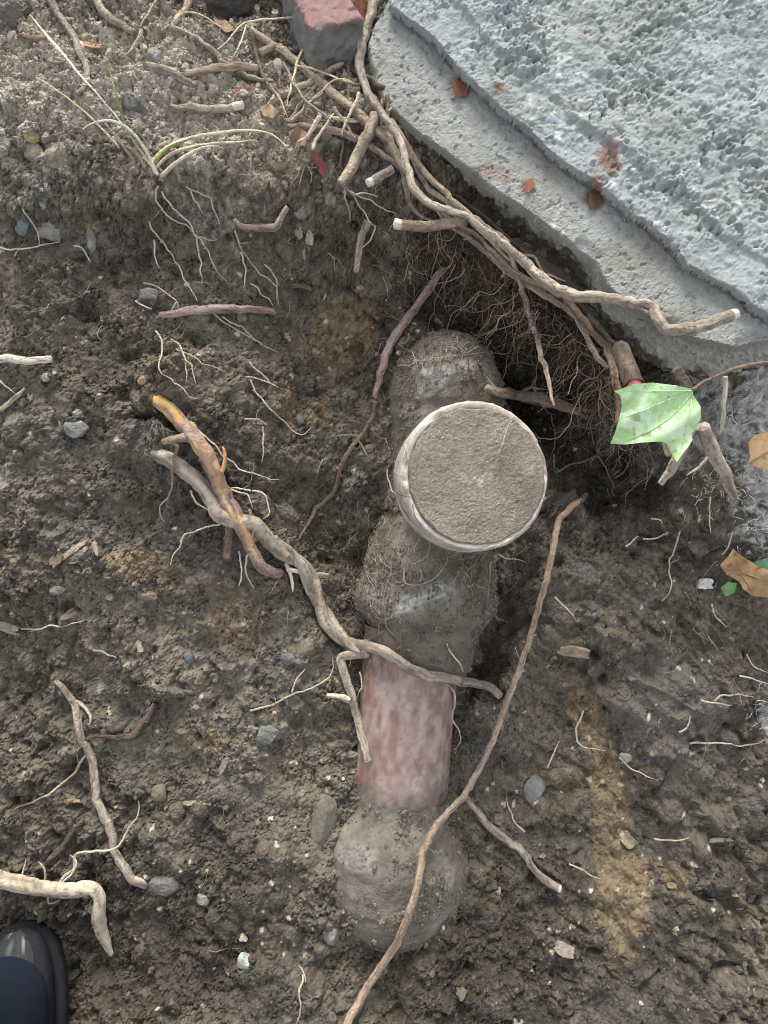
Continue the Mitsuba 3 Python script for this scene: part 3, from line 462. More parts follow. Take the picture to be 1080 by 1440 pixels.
sA, cA = strand(tw[6:], 4.5, 0.3); sB, cB = strand(tw[7:15], 6, 3.4, 1.6)
pre = np.asarray(tw[:6], float)
root('root', np.vstack([pre, sA]), [8.5, 9.5, 10, 11, 11, 10, 9, 8.5, 8, 7.5, 7, 7, 6.5, 6.5, 5.5], 'grey', 'long thick grey root, twisted like rope, lying over the pipe barrel', 'root', lift=np.concatenate([[-.015, .004, .010, .014, .018, .018], .016 + .004 * cA[:len(sA)]]), sink=(.02, 0), rough=.16, wob=1.0,
     branches=[(np.vstack([sB, [(482, 925), (485, 950), (496, 985), (505, 1020), (512, 1050), (518, 1072)]]), [7, 8, 8, 7, 6, 6, 5.5, 5], dict(kind='grey', lift=np.concatenate([.016 + .005 * cB, [.012, .010, .008, .006, .004, .004]]), wob=1.0)), ([(492, 985), (478, 980), (460, 978)], [5, 3], dict(kind='pale', lift=.008)),
               ([(404, 800), (430, 806), (462, 808)], [3, 2.6], dict(kind='white', lift=.022)), ([(402, 792), (410, 812), (412, 832)], [3, 2], dict(kind='white', lift=.012)), ([(560, 940), (590, 948), (625, 958)], [4, 3], dict(kind='tan', lift=.014))])
root('stem', [(824, 696), (808, 710), (788, 730), (779, 762), (772, 800), (758, 850), (742, 905), (727, 950), (712, 990), (694, 1040), (672, 1085), (648, 1124), (612, 1162), (596, 1196), (588, 1240), (574, 1288), (556, 1330), (528, 1372), (503, 1412), (484, 1450)], [4.4, 4.1, 4.1, 4.2, 4.4, 4.7, 5.2, 5.4], 'tan',
     'long slender brown stem curving down past the pipe to the bottom edge', 'stem', lift=[-.01, .004, .02, .03, .034, .036, .036, .036, .036, .036, .034, .03, .022, .022, .022, .022, .018, .012, .008, .008], sink=(.01, 0), rough=.08, wob=1.2, smooth=14,
     tint=lambda c, L, A, sd: lerpc(c, np.array([.31, .21, .155]) * (.6 + 1.2 * c[:, :1]), np.clip(ss(.0, .12, L) * ss(.42, .2, L) + ss(.6, .75, L) * .6, 0, 1) * .8))
root('root', [(655, 1118), (672, 1142), (692, 1166), (715, 1182), (735, 1198), (752, 1224), (770, 1240), (788, 1250)], [4, 5, 5.5, 5.5, 5, 5], 'grey', 'short knobbly grey root branching right from the long brown stem', 'root', lift=[.02, .014, .010, .008, .006, .006, .006, .006], cut=(0, 2), rough=.2)
root('root', [(-30, 1228), (5, 1237), (40, 1246), (75, 1251), (105, 1252), (130, 1250), (140, 1266), (139, 1290), (143, 1312), (150, 1328), (157, 1342)], [9, 10.5, 11, 10, 9.5, 9.5, 9, 9, 7.5, 3], 'pale', 'thick pale root with a sharp elbow above the shoe', 'root', lift=[.022] * 5 + [.026, .024, .02, .016, .012, .006], rough=.16, wob=1.0,
     branches=[([(84, 1246), (90, 1232), (104, 1220), (106, 1202), (125, 1198), (152, 1196), (165, 1192), (180, 1165), (192, 1150), (194, 1126)], [2.2, 1.6, 1.3], dict(lift=.016)), ([(84, 1246), (100, 1228), (108, 1215), (98, 1202)], [1.8, 1.2], dict(lift=.02)), ([(63, 1246), (63, 1225), (54, 1212)], [1.6, 1.3], dict(lift=.02)), ([(25, 1240), (34, 1222), (36, 1208)], [1.5, 1.1], dict(lift=.02)), ([(70, 1254), (68, 1270), (84, 1266)], [1.6, 1.2], dict(lift=.01))])
root('root', [(78, 958), (95, 976), (106, 1000), (112, 1030), (122, 1052), (132, 1085), (134, 1110), (142, 1140), (156, 1170), (163, 1200), (180, 1228), (204, 1246)], [3, 5, 5.5, 5.5, 6, 6, 6, 5.5, 6, 5], 'grey', 'crooked grey brown root running down the left part of the bank', 'root', lift=.006, sink=(.008, .010), rough=.18,
     branches=[([(100, 985), (118, 995), (127, 1008), (125, 1020)], [3, 2]), ([(120, 1040), (150, 1036), (178, 1038), (200, 1022), (219, 990)], [2, 3, 6, 6.5, 5], dict(kind='dark', lift=.006)), ([(122, 1060), (105, 1085), (70, 1115), (20, 1138)], [2, 1.3], dict(kind='tan', lift=.008)), ([(118, 1048), (112, 1050), (112, 1080)], [1.2, .8])])
root('root', [(68, 1214), (90, 1188), (118, 1152)], [6, 4], 'dark', 'short dark root stub half sunk in earth above the elbowed root', 'root', lift=-.001, sink=(.006, .004))
root('root', [(-20, 504), (10, 505), (40, 507), (72, 505)], [5, 5.5, 5], 'white', 'straight pale root poking in from the left edge', 'root', lift=.008, cut=(0, 2))
root('root', [(-10, 580), (8, 570), (25, 556), (35, 546)], [3.5, 3], 'pale', 'small pale root hooking in from the left edge below the straight one', 'root', lift=.006)
root('root', [(225, 442), (250, 440), (285, 436), (320, 434), (355, 435), (386, 438)], [4, 6, 6.5, 6, 5.5, 5], 'pink', 'straight pinkish root lying level across the bank face', 'root', lift=.008, sink=(.006, 0), rough=.15)
root('root', [(330, 309), (345, 319), (370, 322), (388, 318), (396, 305), (404, 292)], [3, 4.5, 5, 5, 4.5, 4], 'pink', 'short grey root curled up at its right end', 'root', lift=.012, rough=.2)
root('root', [(240, 151), (270, 152), (300, 154), (325, 152), (342, 147)], [4.5, 5, 5.5, 5], 'grey', 'cut grey root with a white end on the crumbly topsoil', 'root', lift=.007, cut=(0, 7))
root('root', [(402, 401), (420, 402), (438, 408)], [5, 4.5, 4], 'dark', 'short dark root stub right of the level pinkish root', 'root', lift=.006)
root('root', [(518, 310), (508, 332), (503, 358), (500, 382)], [5, 5, 4], 'grey', 'short upright grey root left of the cut stub', 'root', lift=.012, rough=.2)
root('root', [(655, 312), (625, 316), (590, 318), (555, 315)], [7, 7, 7, 6.5], 'tan', 'cut tan stub with a pale end under the vine stems', 'root', lift=.05, cut=(0, 4))
root('stick', [(527, 160), (520, 185), (505, 212), (492, 238), (478, 260)], [7, 8, 8, 6.5], 'tan', 'thick pale stick slanting down left of the vine stems', 'stick', lift=.014, rough=.1)
root('stick', [(552, 238), (538, 246), (516, 258)], [6, 6, 5.5], 'grey', 'short cut stick with a white end beside the slanting stick', 'stick', lift=.014, cut=(0, 4))
root('root', [(622, 378), (606, 402), (585, 432), (565, 460), (548, 486), (538, 515), (528, 558)], [5, 6, 6, 6, 5.5, 4], 'pink', 'smooth mauve root slanting down left of the upper pipe joint', 'root', lift=[.03, .02, .012, .012, .010, .010, .004], sink=(.01, .005))
root('root', [(528, 565), (508, 612), (482, 650), (472, 686), (448, 714), (430, 742), (420, 758)], [3, 3.2, 3, 3], 'brown', 'thin rusty root left of the capped inlet', 'root', lift=.008, branches=[([(508, 616), (482, 612), (458, 616)], [2, 1]), ([(505, 620), (520, 645)], [1.2, .8])])
root('root', [(684, 545), (705, 552), (735, 556), (762, 562), (790, 570), (816, 579)], [4, 7, 8, 8, 7.5, 5], 'tan', 'stubby tan root end with torn tip right above the capped inlet', 'root', lift=.03, rough=.2, branches=[([(700, 552), (690, 540), (684, 530)], [3, 1]), ([(730, 556), (745, 545), (760, 548)], [3, 1.5]), ([(806, 574), (816, 580), (826, 590)], [3.5, 1.2])])
# the stems that creep along the foot of the slab
def vine(pts, r, kind, label, off=.075, **k):
    o = np.atleast_1d(np.asarray(off, float)); o = np.interp(np.linspace(0, 1, len(pts)), np.linspace(0, 1, len(o)), o) if len(o) > 1 else np.full(len(pts), o[0])
    return root('vine_stem', [tuple(p) for p in pts], [.77 * a for a in r], kind, label, 'vine', lift=list(-(o - o.mean())), dep=hang(float(o.mean())), smooth=0, clamp=True, wob=k.pop('wob', 1.6), **k)
vine([(530, -20), (524, 10), (510, 55), (507, 92), (518, 133), (529, 149), (548, 174), (566, 206), (573, 236), (584, 268), (607, 288), (640, 298), (664, 311), (690, 331), (712, 347), (736, 367), (760, 390), (788, 409), (815, 416), (850, 419), (885, 426), (918, 432), (926, 448), (938, 462), (970, 462), (1000, 454), (1036, 441)], [9, 9, 8.5, 8, 8, 7.5, 7, 7, 7, 7, 6.5, 6.5, 7, 7.5, 8.5, 9.5, 10, 10, 9.5, 9, 9.5, 10, 10, 9], 'grey',
     'longest thick grey vine stem ending in a pale sawn tip on the slab', off=[.03, .03, .03, .03, .03, .04, .05, .06, .065, .07, .07, .065, .06, .05, .04, .025, .01, -.005, -.018, -.02, -.02, -.025, -.03, -.035, -.035, -.035, -.035], cut=(0, 4), rough=.16)
vine([(551, 166), (569, 199), (590, 232), (619, 264), (646, 291), (681, 318), (703, 332), (716, 345)], [2.5, 5.5, 5.5, 5.5, 5.5, 5.5, 5.5], 'tan', 'smooth tan vine stem with a broken pointed top end', off=[.02, .03, .04, .045, .045, .04, .035, .03], rough=.08)
vine([(405, 178), (440, 180), (478, 186), (512, 200), (545, 220), (570, 240), (590, 262)], [5, 6, 6, 5.5, 5.5, 5], 'pink', 'pinkish straight vine stem crossing from the left', off=[.09, .08, .07, .06, .06, .06, .065], rough=.08)
vine([(606, 287), (619, 302), (646, 325), (673, 346), (699, 369), (726, 390), (753, 408), (780, 424), (802, 438), (822, 466), (836, 497), (855, 516)], [4.5, 5, 5.5, 5.5, 5.5, 5.5, 5.5, 5.5, 5.5, 5], 'grey', 'lower grey vine stem along the underside of the bundle', off=[.07, .075, .08, .08, .08, .08, .08, .085, .085, .09, .095, .10], rough=.14)
vine([(620, 298), (637, 311), (670, 332), (699, 360), (722, 384), (756, 400), (802, 428), (830, 463), (855, 491), (863, 524), (869, 558), (870, 596)], [4.5, 5, 5.5, 5.5, 6, 6.5, 7, 7, 7, 6.5], 'brown', 'brown vine stem bending down towards the green leaf', off=[.07, .07, .07, .07, .07, .07, .07, .065, .06, .05, .05, .05], rough=.14)
vine([(600, 246), (622, 262), (646, 280), (687, 310), (717, 338), (747, 362), (770, 384), (791, 400), (816, 428), (844, 462), (888, 500)], [3.5, 4, 4.5, 5, 5.5, 5.5, 5.5, 5], 'dark', 'dark vine stem closest to the underside of the slab', off=[.06, .065, .07, .065, .06, .055, .055, .06, .07, .085, .10])
vine([(556, 182), (562, 205), (580, 226), (592, 250), (612, 274), (640, 292), (668, 312), (694, 342), (716, 366)], [3.5, 4.5, 5, 5, 5, 4.5], 'grey', 'thin grey vine stem woven through the middle of the bundle', off=[.06, .06, .055, .055, .05, .05, .05, .05, .055])
vine([(540, 192), (552, 222), (568, 250), (572, 276), (590, 300), (612, 316)], [4, 5, 5, 4.5, 3], 'tan', 'short tan vine stem curling below the bundle', off=[.08, .085, .09, .09, .09, .095])
gq_ = np.random.default_rng(41)
mid_ = crom(np.array([(500, 150), (540, 196), (572, 236), (596, 270), (640, 305), (680, 336), (715, 360), (750, 392), (790, 420), (826, 458), (856, 496)], float), 4)
for i_ in range(13):
    a_, n__ = gq_.integers(0, int(len(mid_) * .6)), gq_.integers(14, 34); p_ = mid_[a_:a_ + n__:5]
    if len(p_) < 3: continue
    p_ = p_ + gq_.normal(size=2) * 9 + gq_.normal(size=p_.shape) * 5 + np.linspace(0, 1, len(p_))[:, None] * gq_.normal(size=2) * 14
    vine(list(p_), [gq_.uniform(1.6, 3.2), gq_.uniform(1.2, 2.2)], ['dark', 'brown', 'tan', 'dust'][i_ % 4], 'thin dry shoot woven into the vine bundle,', off=[gq_.uniform(.045, .09)] * len(p_), group='thin shoots in the vine bundle', wob=2.0)
vine([(712, 338), (722, 372), (735, 410), (748, 452), (760, 495), (770, 535), (779, 570)], [6.5, 5.5, 5, 5, 4.5, 4.5], 'tan', 'straight tan shoot hanging from the vine bundle towards the capped inlet', off=[.05, .06, .08, .11, .14, .17, .19], rough=.06)
vine([(700, 345), (712, 362), (706, 390)], [5, 4.5], 'tan', 'short forked tan shoot under the vine bundle', off=[.07, .08, .09])
vine([(494, -10), (498, 40), (492, 90), (490, 140), (482, 200), (478, 236)], [4, 4, 3.5, 3.5, 3], 'brown', 'thin upright brown shoot left of the slab corner', off=[.04, .05, .06, .07, .09, .10])
vine([(420, -10), (438, 18), (456, 48), (474, 72), (492, 96), (520, 112), (540, 124)], [6, 6.5, 6, 5.5, 5], 'dark', 'dark stem leaning across the red topped block', off=[.02, .03, .04, .05, .05, .05, .05])
vine([(352, 42), (372, 56), (400, 74), (430, 98), (462, 126), (495, 152), (522, 176), (545, 196), (560, 225), (575, 245)], [7, 7, 7, 7.5, 8, 8, 7.5, 7], 'tan', 'thick tan stem running down from the block to the bundle', off=[.10, .10, .09, .08, .075, .07, .07, .07, .07, .08], rough=.1)
vine([(395, 135), (420, 124), (448, 108), (470, 94), (482, 88)], [6.5, 6.5, 6, 5], 'tan', 'stub of tan stem in front of the block', off=[.09, .085, .07, .065, .06])
vine([(405, 172), (440, 125), (470, 88), (495, 50)], [3.5, 3.5, 3], 'pink', 'thin leaning pinkish shoot crossing the tan stub', off=[.08, .06, .05, .045])
vine([(448, 158), (480, 168), (512, 170), (542, 162), (552, 150)], [3.5, 4, 4, 3], 'straw', 'pale bent stalk lying level under the slab corner', off=[.06, .055, .05, .045, .04])
for i, (a, lab) in enumerate([([(538, 140), (534, 165), (534, 195)], 'left of two short reddish shoots at the slab corner'), ([(545, 133), (544, 165), (540, 190)], 'right of two short reddish shoots at the slab corner')]): vine(a, [4, 4.5, 3.5], 'brown', lab, off=[.03, .04, .055])
# sticks and dry roots on the topsoil
for pts, r, kd, lab in [([(70, -5), (82, 20), (100, 45), (112, 75), (122, 98), (118, 120), (108, 132)], [6, 5.5, 6, 5, 4.5], 'dust', 'crooked grey root snaking down the upper left topsoil'),
                        ([(270, -5), (255, 20), (240, 40)], [6, 6, 5], 'tan', 'smooth tan stick at the top edge'), ([(242, 40), (270, 52), (300, 72), (322, 92), (350, 108), (385, 114)], [4.5, 5, 5, 5, 4], 'dust', 'long bent grey twig left of the block'),
                        ([(262, 104), (300, 97), (335, 94), (362, 95)], [6, 6.5, 7, 6], 'tan', 'tan root crossing under the long bent twig'), ([(205, 92), (225, 98), (245, 105), (276, 120)], [6, 9, 7, 4], 'dust', 'swollen grey root tapering to the right'),
                        ([(136, -5), (150, 22), (172, 36), (190, 45)], [7, 7, 5], 'dust', 'thick grey root leaving the top edge'), ([(355, 50), (362, 85), (372, 110), (392, 140)], [4.5, 4, 4], 'dark', 'dark forked twig in front of the block'), ([(365, 75), (380, 68), (398, 66)], [6, 6, 5], 'tan', 'cut tan stub at the foot of the block'),
                        ([(200, 42), (194, 55), (187, 68), (177, 78)], [3.5, 4, 3], 'tan', 'small bent tan twig'), ([(28, 52), (50, 55), (64, 54)], [6, 6, 5], 'brown', 'short brown stick beside the old post'), ([(225, -5), (208, 20), (196, 40)], [2, 2], 'tan', 'slim dry twig above the bent tan one')]:
    root('stick', pts, [.8 * a for a in r], kd, lab, 'stick', lift=.008, rough=.14)
for i, (pts, r) in enumerate([([(410, 172), (430, 150), (455, 130)], 3), ([(398, 88), (420, 128), (440, 160)], 2), ([(425, 70), (412, 110), (404, 150)], 2), ([(450, 165), (432, 190), (418, 200)], 4), ([(470, 150), (488, 175), (500, 196)], 2.5), ([(405, 105), (440, 150), (470, 172)], 2), ([(440, 210), (455, 180), (470, 160)], 2.5), ([(505, 130), (490, 165), (480, 190)], 2.5), ([(380, 118), (398, 150), (405, 165)], 2), ([(430, 60), (470, 110), (510, 118)], 2)]):
    root('twig', pts, [r, r * .6], ['tan', 'dust', 'straw', 'pale'][i % 4], 'short dry twig tangled below the block,', 'twig', 'twigs tangled below the block', lift=.016 + .004 * (i % 3), wob=2)
for pts, r, lab in [([(480, -2), (448, 8), (420, 22), (365, 28), (340, 35), (322, 55), (305, 70)], 2, 'long bent straw stalk over the block'), ([(258, 18), (290, 24), (305, 34), (325, 42)], 1.6, 'thin straw stalk at the top'), ([(346, 35), (338, 60), (326, 82)], 1.6, 'straw stalk hanging from the long bent one'), ([(415, 92), (450, 100), (480, 112), (505, 118)], 1.8, 'straw stalk across the tan stem'), ([(438, 140), (456, 125), (472, 112), (498, 118)], 1.8, 'angled straw stalk under the block')]:
    root('straw_stalk', pts, [r * .8, r * .55], 'straw', lab, 'stalk', lift=.03, wob=.6)
# grass tuft
gt = thing('grass_tuft', 'small tuft of dry straw coloured grass with a few green blades', 'grass')
for pts, r, kd, l in [([(222, 246), (200, 215), (170, 172), (130, 125), (95, 85), (78, 65), (42, 20)], [3, 2.2, 1.8, 2, 4.5, 2], 'white', .05), ([(168, 208), (130, 168), (95, 138), (50, 108)], [2.2, 1.5], 'straw', .035), ([(190, 228), (165, 195), (140, 165), (112, 140)], [3, 1.8], 'tan', .04), ([(214, 240), (195, 205), (178, 180), (165, 140), (152, 95)], [2.2, 1.8, 2.5, 1.5], 'green', .05),
                      ([(213, 230), (235, 208), (262, 196), (300, 188), (345, 184), (372, 186), (402, 206)], [4.5, 3.5, 3, 2], 'straw', .045), ([(220, 236), (245, 215), (285, 204), (330, 200), (360, 197)], [3.5, 3, 2], 'straw', .04), ([(226, 248), (245, 232), (275, 212), (308, 205)], [4.5, 3.5, 2], 'white', .035), ([(222, 246), (205, 212), (185, 185), (155, 170), (116, 182)], [4, 3, 3, 1.5], 'white', .045), ([(212, 225), (204, 200), (192, 182)], [2.5, 2], 'grey', .04),
                      ([(205, 236), (190, 215), (175, 205)], [5, 3], 'tan', .025), ([(215, 232), (232, 212), (250, 200)], [3.5, 2], 'green', .05), ([(218, 244), (210, 222), (206, 206)], [3, 2], 'straw', .03)]:
    root('blade', pts, [.68 * a for a in r], kd, parent=gt, lift=list(np.linspace(.004, l, len(pts))), wob=.5, rough=.04)
# thin rootlets read off the bank face, one by one
def rootlets(lst, kind, label, group, r=1.4, lift=.008):
    for pts in lst: root('rootlet', pts, [r, r * .6], kind, label, 'rootlet', group, lift=lift, wob=2.2)
rootlets([[(222, 262), (218, 280), (226, 290), (232, 298), (262, 318), (280, 332), (305, 337)], [(228, 270), (240, 290), (262, 310), (275, 330), (290, 350), (300, 372), (318, 395)], [(210, 312), (222, 332), (240, 352), (252, 378), (268, 405), (278, 425)], [(276, 330), (280, 360), (284, 400)], [(216, 338), (216, 356), (224, 376)], [(202, 398), (215, 402), (232, 410), (248, 424), (252, 436)], [(190, 422), (205, 432), (214, 436)], [(247, 425), (240, 440), (228, 448)], [(330, 325), (340, 352), (365, 382), (380, 392), (390, 430)], [(372, 372), (384, 390), (392, 428)], [(340, 355), (345, 380), (342, 405)], [(262, 262), (280, 272), (300, 280)], [(268, 268), (276, 285), (286, 300)], [(297, 280), (304, 300), (310, 315)], [(290, 430), (315, 452), (360, 480)], [(352, 398), (372, 415), (385, 432)]], 'pale', 'thin pale rootlet trailing below the grass tuft,', 'rootlets below the grass tuft')
rootlets([[(218, 464), (228, 482), (226, 500), (222, 515), (240, 535), (258, 550), (278, 562)], [(240, 478), (255, 492), (262, 520), (262, 538)], [(248, 490), (280, 508), (318, 524)], [(258, 505), (272, 520), (275, 540)], [(345, 530), (370, 534), (392, 545)], [(352, 534), (375, 570), (400, 595), (425, 612), (438, 600)], [(350, 510), (365, 525), (380, 540)], [(345, 590), (360, 592), (376, 598)], [(370, 600), (371, 632), (368, 650)], [(312, 445), (340, 462), (370, 485), (392, 495)]], 'pale', 'thin pale rootlet above the orange root,', 'rootlets above the orange root')
rootlets([[(272, 600), (310, 634), (345, 662), (392, 675)], [(325, 688), (345, 695), (355, 715)], [(355, 690), (375, 700), (378, 720), (370, 730)], [(318, 732), (290, 742), (262, 752), (250, 770), (238, 795)], [(270, 690), (274, 705), (290, 715), (316, 725)], [(335, 775), (340, 800), (335, 825)], [(352, 690), (330, 686), (322, 686)]], 'white', 'thin white rootlet sprouting beside the orange root,', 'rootlets of the twisted roots', lift=.02)
rootlets([[(352, 1000), (385, 990), (415, 975), (442, 966), (466, 945), (468, 925)], [(410, 975), (420, 955), (430, 940)], [(505, 945), (508, 970), (500, 985)], [(625, 960), (640, 985), (635, 1010), (648, 1035), (640, 1055)], [(628, 905), (640, 925), (652, 945)], [(30, 885), (60, 884), (100, 878), (120, 872)], [(130, 915), (145, 918), (165, 925)], [(425, 1370), (422, 1400), (418, 1445)], [(430, 1380), (426, 1362), (420, 1358)]], 'pale', 'thin pale rootlet on earth near the pipe barrel,', 'rootlets by the pipe barrel', r=1.5)
rootlets([[(486, 262), (500, 280), (512, 300), (528, 318)], [(484, 262), (488, 285), (492, 312)], [(492, 268), (520, 282), (540, 292), (558, 300)], [(500, 275), (515, 270), (532, 278)], [(528, 318), (518, 340), (504, 352)]], 'pale', 'thin pale rootlet under the slanting stick,', 'rootlets under the slanting stick', lift=.016)
rootlets([[(425, 232), (412, 240), (394, 250)], [(425, 232), (415, 250), (408, 262)], [(428, 234), (424, 252), (420, 262)], [(430, 232), (438, 245), (436, 258)], [(352, 215), (353, 235), (352, 252)], [(335, 245), (352, 246), (376, 247)]], 'tan', 'thin tan rootlet left of the red leaf,', 'rootlets left of the red leaf', r=1.2)
rootlets([[(0, 348), (30, 350), (62, 346), (85, 340)], [(28, 348), (20, 362)], [(25, 278), (40, 305), (52, 330), (56, 345)], [(105, 345), (118, 355), (128, 370)], [(0, 535), (10, 545), (20, 552)]], 'pale', 'thin pale rootlet near the left edge,', 'rootlets at the left edge')
rootlets([[(955, 748), (948, 775), (940, 800), (943, 820), (930, 845)], [(1002, 850), (1005, 865), (1022, 882)], [(1000, 700), (996, 725), (1000, 750)], [(915, 730), (925, 730), (932, 736)], [(880, 768), (892, 758), (898, 754)], [(905, 758), (925, 756), (935, 750)], [(970, 1045), (1010, 1046), (1045, 1048), (1075, 1040)], [(985, 985), (1010, 990), (1030, 992)], [(955, 1030), (968, 1020), (970, 1005)], [(1050, 920), (1062, 938), (1080, 945)], [(1040, 950), (1060, 955), (1080, 962)], [(920, 1180), (945, 1182), (970, 1178)], [(870, 1065), (895, 1085), (920, 1095)], [(770, 1080), (778, 1060), (788, 1042)], [(820, 1000), (810, 1040), (850, 1055)], [(738, 1170), (720, 1150), (712, 1120)], [(800, 1215), (825, 1228), (845, 1236)], [(1005, 985), (1030, 978), (1060, 980)], [(780, 840), (800, 860), (810, 872)], [(1015, 780), (1025, 765), (1030, 745)]], 'pale', 'thin pale rootlet right of the long stem,', 'rootlets right of the stem')
rootlets([[(690, 478), (678, 500), (662, 520)], [(560, 515), (585, 510), (620, 502), (660, 498), (705, 497), (720, 505)], [(780, 640), (778, 655), (784, 670)], [(778, 665), (815, 650), (850, 635), (870, 620)], [(700, 545), (780, 600), (772, 650)], [(545, 660), (552, 690), (570, 720), (580, 770)], [(568, 800), (575, 822), (600, 818), (625, 800), (630, 780)], [(690, 790), (690, 815), (702, 830)], [(700, 780), (722, 785), (740, 790)], [(688, 850), (700, 868), (715, 875)], [(722, 588), (712, 610), (700, 645)], [(865, 672), (880, 660), (890, 640)], [(895, 640), (912, 660), (905, 690)], [(840, 640), (860, 680), (866, 700)]], 'tan', 'thin tan rootlet clinging around the pipe joints,', 'rootlets around the pipe joints', r=1.3, lift=.006)
# cut woody stub with a red wound, peeping from under the slab
rs = thing('root_stub', 'thick brown root stub with a raw red cut end beside the green leaf', 'root')
sp0, sp1 = CAM + ray(872, 490) * .93, CAM + ray(893, 545) * .835
Cs = sp0 + (sp1 - sp0) * np.linspace(0, 1, 40)[:, None]; Vt, f, L, A, I = tube(Cs, 13.5 * .86 / F, 22, 77, .08); put('bark', (Vt, f), 'root_mat', rs, color=bark(L, A, 'dark', 5, .01) * .9)
tdir = (sp1 - sp0) / np.linalg.norm(sp1 - sp0); Cw = np.array([sp1 + tdir * .0005, sp1 + tdir * .006]); Vt, f, L, A, I = tube(Cw, [12.5 * .85 / F, 9 * .85 / F], 22, 78, .1)
tt = ss(-.1, .1, (Vt - Vt.mean(0)) @ UP / .012); put('cut_face', (Vt, f), 'clay_mat', rs, color=lerpc((.36, .20, .15), (.22, .03, .038), tt), label='wet crimson cut wood')
for pts, r, kd, lab, dd in [([(988, 600), (1002, 632), (1018, 665), (1033, 700)], [9, 9.5, 8.5, 6], 'grey', 'thick weathered stick hanging below the slab right of the green leaf', (.80, .86)), ([(972, 600), (958, 632), (944, 660), (928, 680)], [8, 8, 7, 4], 'pale', 'pale split stick pointing down left from behind the green leaf', (.86, .90)), ([(1020, 530), (1018, 565), (1012, 612)], [3, 3, 2], 'white', 'slim white stick in front of the chalky earth', (.79, .83)),
                            ([(936, 600), (938, 620), (940, 640)], [6, 6, 5], 'pale', 'short pale stick under the lower edge of the leaf', (.88, .9)), ([(950, 520), (962, 540), (968, 552)], [9, 9, 8], 'dark', 'dark stick end above the leaf', (.86, .86)), ([(1000, 640), (985, 655), (965, 668)], [2, 1.5], 'white', 'thin straight twig left of the weathered stick', (.86, .88))]:
    d0 = lambda px, py, a=dd, p0=pts[0], p1=pts[-1]: a[0] + (a[1] - a[0]) * np.clip((py - p0[1]) / (p1[1] - p0[1] + 1e-6), 0, 1)
    root('stick', pts, r, kd, lab, 'stick', dep=d0, smooth=0, rough=.12, cut=(0, 0))

# ------------------------------------------------------------------ leaves
def leaf_mesh(poly, dep, step=4.0, curl=None, seed=0, thick=.0004):
    """A leaf blade: poly is its outline; both faces, a little apart, with the rim closed by meeting edges."""
    pg = Polygon(poly).buffer(0); x0, y0, x1, y1 = pg.bounds; gx_, gy_ = np.meshgrid(np.arange(x0, x1, step), np.arange(y0, y1, step)); q = np.stack([gx_.ravel(), gy_.ravel()], 1)
    q = q[shapely.contains_xy(pg.buffer(-step * .4), q[:, 0], q[:, 1])]; ed = np.array(pg.exterior.segmentize(step).coords)[:-1]; q = np.vstack([q, ed])
    from scipy.spatial import Delaunay
    f = Delaunay(q).simplices; ce = q[f].mean(1); f = f[shapely.contains_xy(pg, ce[:, 0], ce[:, 1])]
    d = dep(q[:, 0], q[:, 1]); d = d - (curl(q) if curl else 0) + .0022 * n3(np.column_stack([q / 30, 0 * q[:, 0]]), 1, seed, 3)
    P = CAM + ray(q[:, 0], q[:, 1]) * d[:, None]; n = np.cross(P[f[:, 1]] - P[f[:, 0]], P[f[:, 2]] - P[f[:, 0]]); fl = (n * -FWD).sum(1) < 0; f[fl] = f[fl][:, ::-1]; return P, f, q
gl = thing('leaf', 'pale green lobed leaf with a thin brown stalk below the slab', 'leaf')
GL = [(984, 542), (975, 547), (950, 542), (918, 538), (890, 540), (874, 547), (863, 550), (872, 556), (875, 570), (870, 592), (865, 608), (858, 624), (880, 625), (905, 622), (930, 621), (938, 624), (942, 634), (952, 650), (960, 638), (968, 628), (974, 618), (972, 610), (979, 603), (986, 586), (985, 572), (978, 560), (972, 549)]
GL = GL[1:]
gd = lambda px, py: .775 + .00016 * (py - 545) + .00008 * (980 - px)
P, f, q = leaf_mesh(GL, gd, 1.5, lambda q: .009 * np.sin((q[:, 0] - 860) / 120 * 3.1) + .0025 * np.sin(q[:, 0] / 13 + q[:, 1] / 9) + .004 * np.abs((q[:, 1] - 545) - .35 * (975 - q[:, 0])) / 40, 900)
mold = ss(-.02, .12, n3(P, 70, 901, 3) + .10 * np.exp(-((q[:, 0] - 925) / 50) ** 2 - ((q[:, 1] - 595) / 30) ** 2)); c = np.array([.42, .62, .32]) * (1 + .35 * n3(P, 40, 902, 3)[:, None]); c = c * (1 - .55 * mold[:, None]) + .55 * mold[:, None] * np.array([.68, .84, .68])
br = np.exp(-((q[:, 0] - 968) / 10) ** 2 - ((q[:, 1] - 572) / 8) ** 2) * ss(0, .1, n3(P, 150, 903, 2)); c = c * (1 - .6 * br[:, None]) + .6 * br[:, None] * np.array([.25, .2, .15]); lat = np.zeros(len(q))
for (ax_, ay_), (bx_, by_) in [((974, 549), (868, 590)), ((974, 549), (862, 623)), ((974, 549), (955, 640)), ((974, 549), (866, 551))]:
    e_ = np.array([bx_ - ax_, by_ - ay_], float); ln_ = np.linalg.norm(e_); e_ /= ln_; u_, v_ = (q - [ax_, ay_]) @ e_, (q - [ax_, ay_]) @ np.array([-e_[1], e_[0]])
    for o_ in range(8, int(ln_), 13): lat = np.maximum(lat, np.exp(-((u_ - o_ - np.abs(v_) * .8) / 1.1) ** 2) * (np.abs(v_) < 22))
c = c * (1 + .16 * lat[:, None]); bl_ = ss(.17, .24, n3(P, 130, 905, 2)); c = c * (1 - .55 * bl_[:, None]) + .55 * bl_[:, None] * np.array([.24, .22, .12])
put('blade', (P, f), 'leaf_mat', gl, color=np.clip(c, 0, .9))
